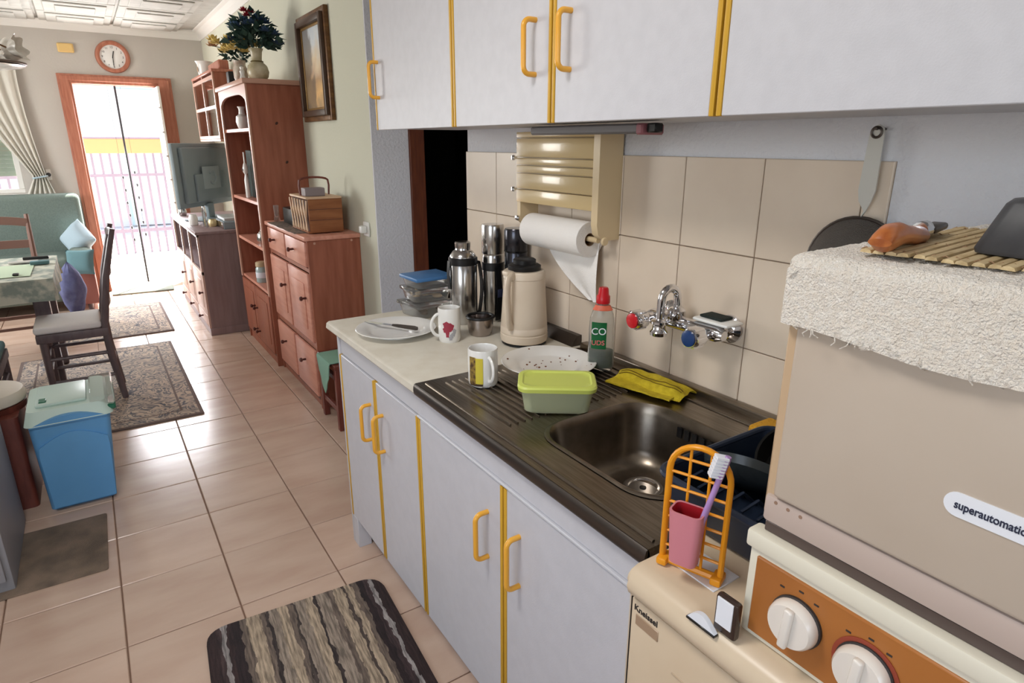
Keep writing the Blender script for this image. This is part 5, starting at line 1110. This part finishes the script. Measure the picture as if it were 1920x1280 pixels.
for dx, dz in ((-.035, .365), (.005, .34), (-.01, .385), (-.05, .39)): blossom(FV, (c_[0] + dx, c_[1] - .02, c_[2] + dz), .036, BLOSR, 'red_blossom')
FV2 = thing('flower_vase', 'small glass vase with yellow flowers beside the larger cream vase', 'vase', (.955, 4.62, 1.88)); c_ = (.955, 4.64, 1.881)
b = B(); lathe(b, [(0, 0), (.035, 0), (.042, .02), (.045, .07), (.034, .1), (.04, .125), (.037, .125), (.03, .1), (.04, .07), (0, .01)], c_, 28); part('body', b, mat('brown_cream_ceramic', (178, 148, 128), .35, c2=(220, 210, 196), scale=25), FV2)
b = B()
for k in range(110):
    a, el = random.uniform(0, 2 * pi), random.uniform(-.3, 1.3); rr_ = random.uniform(.02, .09); p = (c_[0] - .01 + rr_ * cos(a) * cos(el), c_[1] + rr_ * sin(a) * cos(el), c_[2] + .14 + rr_ * sin(el)); leaf(b, p, (cos(a), sin(a), random.uniform(-.6, .9)), random.uniform(.03, .05), random.uniform(.008, .013), random.uniform(0, 3))
part('foliage', b, LEAF, FV2, kind='stuff')
for k in range(16):
    a = 2 * pi * k / 16; rr_ = .05 + .05 * (k % 2); blossom(FV2, (c_[0] - .02 + rr_ * cos(a) * 1.3, c_[1] - .03 + rr_ * sin(a), c_[2] + .205 + .035 * sin(k * 2.1)), .05, BLOSY)
blossom(FV2, (c_[0] - .15, c_[1], c_[2] + .2), .045, mat('dusty_orange_blossom', (196, 150, 110), .8), 'drooping_blossom'); b = B(); tube(b, [(c_[0], c_[1], c_[2] + .12), (c_[0] - .08, c_[1], c_[2] + .19), (c_[0] - .15, c_[1], c_[2] + .2)], .0025, 5); part('stem', b, LEAF, FV2)
b = B(); lathe(b, [(0, 0), (.022, 0), (.018, .012), (.012, .03), (.016, .05), (.01, .06), (.013, .075), (0, .088)], (.94, 4.52, 1.881), 18); solo('figurine', b, WHITEC, 'small white china figurine before the vases on the bookcase', 'figurine')
b = B(); box(b, .9, .95, 4.75, 4.83, 1.881, 1.95, .004, 1); solo('dark_box', b, BLACK, 'small black box at the end of the bookcase top', 'box')
# picture
PF = thing('framed_painting', 'framed oil painting in a dark gilt frame on the cream wall', 'painting', (1.23, 3.97, 1.92)); ya, yb, za, zb_ = 3.705, 4.245, 1.625, 2.215
for s, (w, t0, t1, mt) in enumerate(((.03, 0, .03, BRASS), (.035, .026, .042, mat('dark_frame_wood', (74, 52, 36), .4)), (.015, .06, .026, mat('gilt_inner', (150, 118, 70), .35, .4)))):
    a, c, d, e = ya + t0 if s == 0 else ya + (.028 if s == 1 else .062), yb - (0 if s == 0 else (.028 if s == 1 else .062)), za + (0 if s == 0 else (.028 if s == 1 else .062)), zb_ - (0 if s == 0 else (.028 if s == 1 else .062)); th = (.026, .045, .022)[s]
    for e_ in ((XW - th, XW, a, a + w, d, e), (XW - th, XW, c - w, c, d, e), (XW - th, XW, a + w, c - w, d, d + w), (XW - th, XW, a + w, c - w, e - w, e)): bx('frame_moulding', e_, mt, PF, .004, seg=2)
PM = bpy.data.materials.new('oil_paint_canvas'); PM.use_nodes = True; n = PM.node_tree.nodes; l = PM.node_tree.links; tc = n.new('ShaderNodeTexCoord'); sp_ = n.new('ShaderNodeSeparateXYZ'); l.new(tc.outputs['Object'], sp_.inputs[0])
nz = n.new('ShaderNodeTexNoise'); nz.inputs['Scale'].default_value = 7; nz.inputs['Detail'].default_value = 5; l.new(tc.outputs['Object'], nz.inputs['Vector'])
def _m(op, a, b_):
    q = n.new('ShaderNodeMath'); q.operation = op
    for i, v in enumerate((a, b_)):
        if isinstance(v, (int, float)): q.inputs[i].default_value = v
        else: l.new(v, q.inputs[i])
    return q.outputs[0]
zz_ = _m('ADD', _m('MULTIPLY', sp_.outputs[2], 1.9), _m('MULTIPLY', _m('SUBTRACT', nz.outputs['Fac'], .5), .5)); ra = n.new('ShaderNodeValToRGB'); e = ra.color_ramp.elements
for q in range(4): e.new(.5)
for i, (q, c) in enumerate(((0, (140, 122, 104)), (.2, (240, 196, 132)), (.4, (190, 154, 116)), (.58, (226, 204, 168)), (.75, (220, 224, 226)), (1, (190, 206, 224)))): e[i].position = q; e[i].color = s2l(c)
l.new(_m('ADD', zz_, .5), ra.inputs[0]); yy_ = _m('ADD', sp_.outputs[1], _m('MULTIPLY', _m('SUBTRACT', nz.outputs['Fac'], .5), .3)); rb = n.new('ShaderNodeValToRGB'); rb.color_ramp.elements[0].position = .52; rb.color_ramp.elements[0].color = (0, 0, 0, 1); rb.color_ramp.elements[1].position = .56; l.new(_m('ADD', yy_, .5), rb.inputs[0])
mx = n.new('ShaderNodeMixRGB'); mx.inputs[2].default_value = s2l((104, 92, 80)); l.new(_m('MULTIPLY', rb.outputs[0], .75), mx.inputs[0]); l.new(ra.outputs[0], mx.inputs[1]); l.new(mx.outputs[0], n['Principled BSDF'].inputs['Base Color']); n['Principled BSDF'].inputs['Roughness'].default_value = .4
bx('canvas', (XW - .015, XW - .008, ya + .07, yb - .07, za + .07, zb_ - .07), PM, PF, 0)
# sewing box, on the drawer cabinet
SB = thing('sewing_box', 'wooden cantilever sewing box with lattice front and arched handle', 'basket', (1.07, 3.62, 1.016))
ax0, ax1, ay0, ay1 = .985, 1.185, 3.53, 3.86
bx('end_panel', (ax0 + .01, ax1, ay0, ay0 + .012, 1.03, 1.205), BOXWOOD, SB, .002); bx('end_panel', (ax0 + .01, ax1, ay1 - .012, ay1, 1.03, 1.205), BOXWOOD, SB, .002); bx('back_panel', (ax1 - .01, ax1, ay0 + .012, ay1 - .012, 1.03, 1.205), BOXWOOD, SB); bx('bottom', (ax0, ax1, ay0, ay1, 1.022, 1.032), BOXWOOD, SB); bx('inner_front', (ax0 + .01, ax0 + .018, ay0 + .012, ay1 - .012, 1.03, 1.2), PINED, SB)
for z in (1.09, 1.148): bx('groove', (ax0 + .012, ax1 - .002, ay0 - .0008, ay0 + .001, z, z + .003), PINED, SB, 0)
for k in range(6):
    yk = ay0 + .01 + k * .054
    for sg in (0, 1):
        b = B(); y_a, y_b = (yk, yk + .045) if sg else (yk + .045, yk); d_ = Vector((0, y_b - y_a, .165)); box(b, -.003, .003, -.006, .006, -d_.length / 2, d_.length / 2, .001, 1); bmesh.ops.transform(b, matrix=Matrix.Translation((ax0 + .004 - .006 * sg, (y_a + y_b) / 2, 1.116)) @ Matrix.Rotation(-math.atan2(y_b - y_a, .165), 4, 'X'), verts=b.verts[:]); part('lattice_slat', b, BOXEDGE, SB)
bx('lid', (ax0, ax1, ay0 - .004, ay1 + .004, 1.205, 1.217), BOXEDGE, SB, .003)
for y in (ay0 + .05, ay1 - .05):
    b = B(); cyl(b, (ax0 + .02, y, 1.002 + .014), (ax0 + .02, y, 1.024), .01, n=10); cyl(b, (ax1 - .02, y, 1.016), (ax1 - .02, y, 1.024), .01, n=10); part('foot', b, BOXWOOD, SB)
b = B(); hp = [(ax0 + .02, 3.695, 1.21), (ax0 + .015, 3.695, 1.27)] + [(1.085 - .085 * cos(pi * k / 10) * 1.0, 3.695, 1.285 + .03 * sin(pi * k / 10) ** .6) for k in range(1, 10)] + [(ax1 - .015, 3.695, 1.27), (ax1 - .02, 3.695, 1.21)]; tube(b, hp, .006, 8); part('handle', b, REDW, SB)
NB = thing('notebooks', 'small pile of grey pocket books inside the sewing box handle', 'books', (1.05, 3.66, 1.218)); bx('cover', (1.0, 1.11, 3.58, 3.66, 1.2175, 1.262), mat('grey_book', (140, 128, 130), .6), NB, .003)
RN = B(); sheet(RN, 24, 10, lambda u, v: (.945 - .022 + .15 * v, 3.6 + .62 * u, 1.0185 + .0012 * sin(u * 20)), .003); solo('cloth_runner', RN, mat('grey_brown_lace', (150, 130, 116), .9, c2=(92, 82, 78), scale=60), 'narrow grey patterned cloth along the drawer cabinet top', 'cloth')
b = B(); box(b, 1.0, 1.16, 3.9, 4.12, 1.023, 1.12, .008, 2); solo('dark_radio', b, BLACK, 'dark box shaped radio between the sewing box and slim glass', 'radio')
b = B(); lathe(b, [(0, 0), (.016, 0), (.018, .004), (.014, .04), (.017, .1), (.015, .1), (.012, .04), (0, .01)], (.98, 4.2, 1.024), 18); solo('small_glass', b, CLEAR, 'slim clear glass at the far end of the drawer cabinet', 'glass')
PG = thing('plug_socket', 'white plug in the wall socket behind the sewing box', 'socket', (1.24, 3.33, 1.05)); bx('plate', (1.24, XW, 3.29, 3.37, 1.01, 1.09), PLUG, PG, .004); bx('plug', (1.205, 1.24, 3.31, 3.35, 1.03, 1.07), PLUG, PG, .008, seg=2)
# small red stool with a green cloth
RS = thing('small_red_stool', 'low red brown wooden stool beside the white base cabinet', 'stool', (1.05, 3.24, 0)); bx('seat', (.93, 1.235, 3.1, 3.4, .355, .38), REDW, RS, .004)
for x, y in ((.95, 3.12), (.95, 3.38), (1.215, 3.12), (1.215, 3.38)): bx('leg', (x - .016, x + .016, y - .016, y + .016, 0, .355), REDW, RS, .003)
for z in (.1, .28): bx('stretcher', (.94, .96, 3.136, 3.364, z, z + .03), REDW, RS, .002); bx('stretcher', (.966, 1.199, 3.11, 3.13, z, z + .03), REDW, RS, .002)
b = B(); sheet(b, 14, 18, lambda u, v: ((.915 + .0 if v > .45 else .915 + (.45 - v) * .5) - .004 * sin(u * 12) * max(0, v - .45), 3.13 + .22 * u + (v - .45) * (.1 * (.5 - u)) * (v > .45), (.384 if v <= .45 else .384 - (v - .45) * .36 * (1 - .55 * abs(2 * u - 1)))), .004); solo('green_cloth', b, GREENC, 'pale green cloth hanging over the low red stool', 'cloth')
b = B(); lathe(b, [(0, 0), (.03, 0), (.036, .02), (.036, .05), (.02, .08), (0, .09)], (1.06, 3.2, .389), 20); solo('yellow_ball', b, mat('yellow_green_plastic', (196, 190, 60), .5), 'yellow green pot on the low red stool', 'pot')
# TV stand and television seen from behind
TS = thing('tv_stand', 'wooden tv stand with its lit front painted pale and a grey side panel', 'tv stand', (.95, 6.2, 0)); x0, y0, y1 = .65, 5.42, 6.98
bx('side_panel', (x0 + .01, XW - .03, y0, y0 + .025, .04, .815), TVST, TS, .002); bx('side_panel', (x0 + .01, XW - .03, y1 - .025, y1, .04, .815), TVST, TS, .002); bx('back', (1.2, 1.215, y0 + .025, y1 - .025, .05, .815), TVST, TS)
bx('top', (x0 - .012, XW - .02, y0 - .012, y1 + .01, .815, .84), TVST, TS, .005, seg=2); bx('base', (x0, XW - .03, y0 - .006, y1 + .006, 0, .06), TVST, TS, .003); bx('shelf', (x0 + .012, 1.2, y0 + .025, y1 - .025, .5, .52), TVST, TS)
for y in (y0, 5.93, 6.44, y1 - .03): bx('stile', (x0 - .004, x0 + .012, y, y + .03, .06, .815), TVFR, TS, .002)
bx('rail', (x0 - .004, x0 + .012, y0, y1, .5, .525), TVFR, TS, .002); bx('rail', (x0 - .004, x0 + .012, y0, y1, .795, .815), TVFR, TS, .002)
for a, c in ((y0 + .034, 5.926), (5.964, 6.436), (6.474, y1 - .034)):
    d = bx('door', (x0 - .006, x0 + .01, a, c, .17, .495), TVFR, TS, .004, seg=2); bx('door_panel', (x0 - .01, x0 - .004, a + .06, c - .06, .22, .45), TVFR, d, .004, seg=2); pull(d, x0 - .006, a + .03, .35)
    d = bx('drawer', (x0 - .006, x0 + .01, a, c, .07, .16), TVFR, TS, .004, seg=2); pull(d, x0 - .006, (a + c) / 2, .115)
TVc = Vector((.9, 6.35, 1.26)); rz = math.atan2(.7, .54)
TV = thing('television', 'flat television standing on the stand with its grey back to the kitchen', 'television', (.9, 6.35, .842), rz); Mx = ROOTS[TV.name]
def tvb(name, ext, mt, bev, parent=None, seg=2, label=None):
    b = B(); box(b, *ext, bev, seg, Mx); return part(name, b, mt, parent or TV, label)
tvb('screen_housing', (-.44, .44, -.0, .035, .12, .655), GREYP, .01); bp = tvb('back_cover', (-.37, .37, -.04, .0, .16, .62), GREYP, .012); tvb('lower_housing', (-.25, .25, -.065, -.038, .17, .4), GREYP, .012)
tvb('mount_plate', (-.15, .13, -.0685, -.064, .27, .46), GREYP2, .004, bp); tvb('port_panel', (.13, .22, -.068, -.064, .27, .42), GREYP, .003, bp)
b = B(); tube(b, [tuple(Mx @ Vector((.0 + .055 * cos(a), -.071, .365 + .055 * sin(a)))) for a in [radians(-140 + 280 * k / 24) for k in range(25)]], .008, 8); part('embossed_ring', b, GREYP2, bp)
tvb('screen', (-.42, .42, .0352, .038, .14, .64), BLACKG, .001); tvb('neck', (-.05, .05, -.02, .02, .012, .14), GREYP, .006); tvb('foot', (-.22, .22, -.12, .12, 0, .014), GREYP, .006)
# things on the tv stand
SBX = thing('disc_player', 'silver fronted disc player on the near end of the tv stand', 'player', (1.0, 5.6, .84)); bx('case', (.86, 1.2, 5.47, 5.8, .8405, .9), GREYP, SBX, .004); bx('front', (.85, .86, 5.475, 5.795, .845, .897), SILVER, SBX, .002); bx('tray_lid', (.87, 1.19, 5.48, 5.79, .9, .93), mat('silver_plastic', (186, 188, 188), .35), SBX, .006)
b = B(); tube(b, [(.76, 5.62, .841), (.76, 5.62, .96)] + [(.76, 5.68 - .06 * cos(pi * k / 8), .96 + .05 * sin(pi * k / 8)) for k in range(9)] + [(.76, 5.74, .96), (.76, 5.74, .841)], .009, 8); solo('chrome_arch', b, CHROME, 'chrome arched stand on the near front of the tv stand', 'stand')
for k, (x, y, h, mt, lab) in enumerate(((.72, 6.75, .07, SILVER, 'small silver pot at the front of the tv stand'), (.7, 5.9, .09, WHITEC, 'small white cup at the front of the tv stand'), (.82, 5.72, .06, mat('pale_gold', (206, 186, 140), .3, .6), 'small gilt pot beside the chrome arch on the tv stand'))):
    b = B(); lathe(b, [(0, 0), (.028, 0), (.034, .01), (.036, h * .6), (.026, h), (.023, h), (.03, h * .6), (0, .01)], (x, y, .841), 20); solo('small_pot', b, mt, lab, 'pot')
# hanging glazed unit above the television
HU = thing('wall_unit', 'small red pine wall unit with four glazed openings above the television', 'wall cabinet', (1.15, 6.45, 1.53)); x0, y0, y1, z0, z1 = 1.0, 5.9, 6.98, 1.53, 2.05
bx('side_panel', (x0, XW, y0, y0 + .022, z0, z1), PINE, HU, .002); bx('side_panel', (x0, XW, y1 - .022, y1, z0, z1), PINE, HU, .002); bx('top', (x0 - .012, XW, y0 - .012, y1 + .012, z1, z1 + .022), ORWOOD, HU, .004); bx('bottom', (x0 - .006, XW, y0, y1, z0 - .02, z0), PINEL, HU, .003); bx('back', (1.24, XW, y0 + .022, y1 - .022, z0, z1), PINED, HU); bx('shelf', (x0 + .012, 1.24, y0 + .022, y1 - .022, 1.775, 1.79), PINEL, HU)
for y in (y0, 6.425, y1 - .03): bx('stile', (x0 - .008, x0 + .01, y, y + .03, z0, z1), PINEL, HU, .002)
for z in (z0, 1.77, z1 - .05): bx('rail', (x0 - .0078, x0 + .01, y0 + .03, y1 - .03, z, z + (.028 if z < 2 else .05)), PINEL if z < 2 else ORWOOD, HU, .002)
for a, c in ((y0 + .03, 6.425), (6.455, y1 - .03)):
    for d, e in ((z0 + .028, 1.77), (1.798, z1 - .05)):
        b = B(); box(b, x0, x0 + .003, a, c, d, e); part('pane', b, GLASS, HU, smooth=False)
bx('gallery_board', (1.06, 1.14, 5.95, 6.45, z1 + .022, z1 + .1), ORWOOD, HU, .01, 'orange upper board')
b = B(); lathe(b, [(0, 0), (.05, 0), (.058, .02), (.06, .09), (.075, .12), (.07, .12), (.053, .09), (0, .01)], (1.06, 6.62, 2.073), 24); jg = solo('china_jug', b, WHITEC, 'white china pot on top of the small wall unit', 'pot'); b = B(); lathe(b, [(0, .001), (.022, .001), (.024, 0)], (1.0005, 6.62, 2.125), 14, axis=(-1, 0, 0)); part('brown_emblem', b, CARD, jg)
b = B(); box(b, 1.14, XW, 7.1, 7.3, 1.56, 1.86, .006, 1); solo('dark_speaker', b, GREYP, 'dark speaker on the wall beyond the small wall unit', 'speaker')
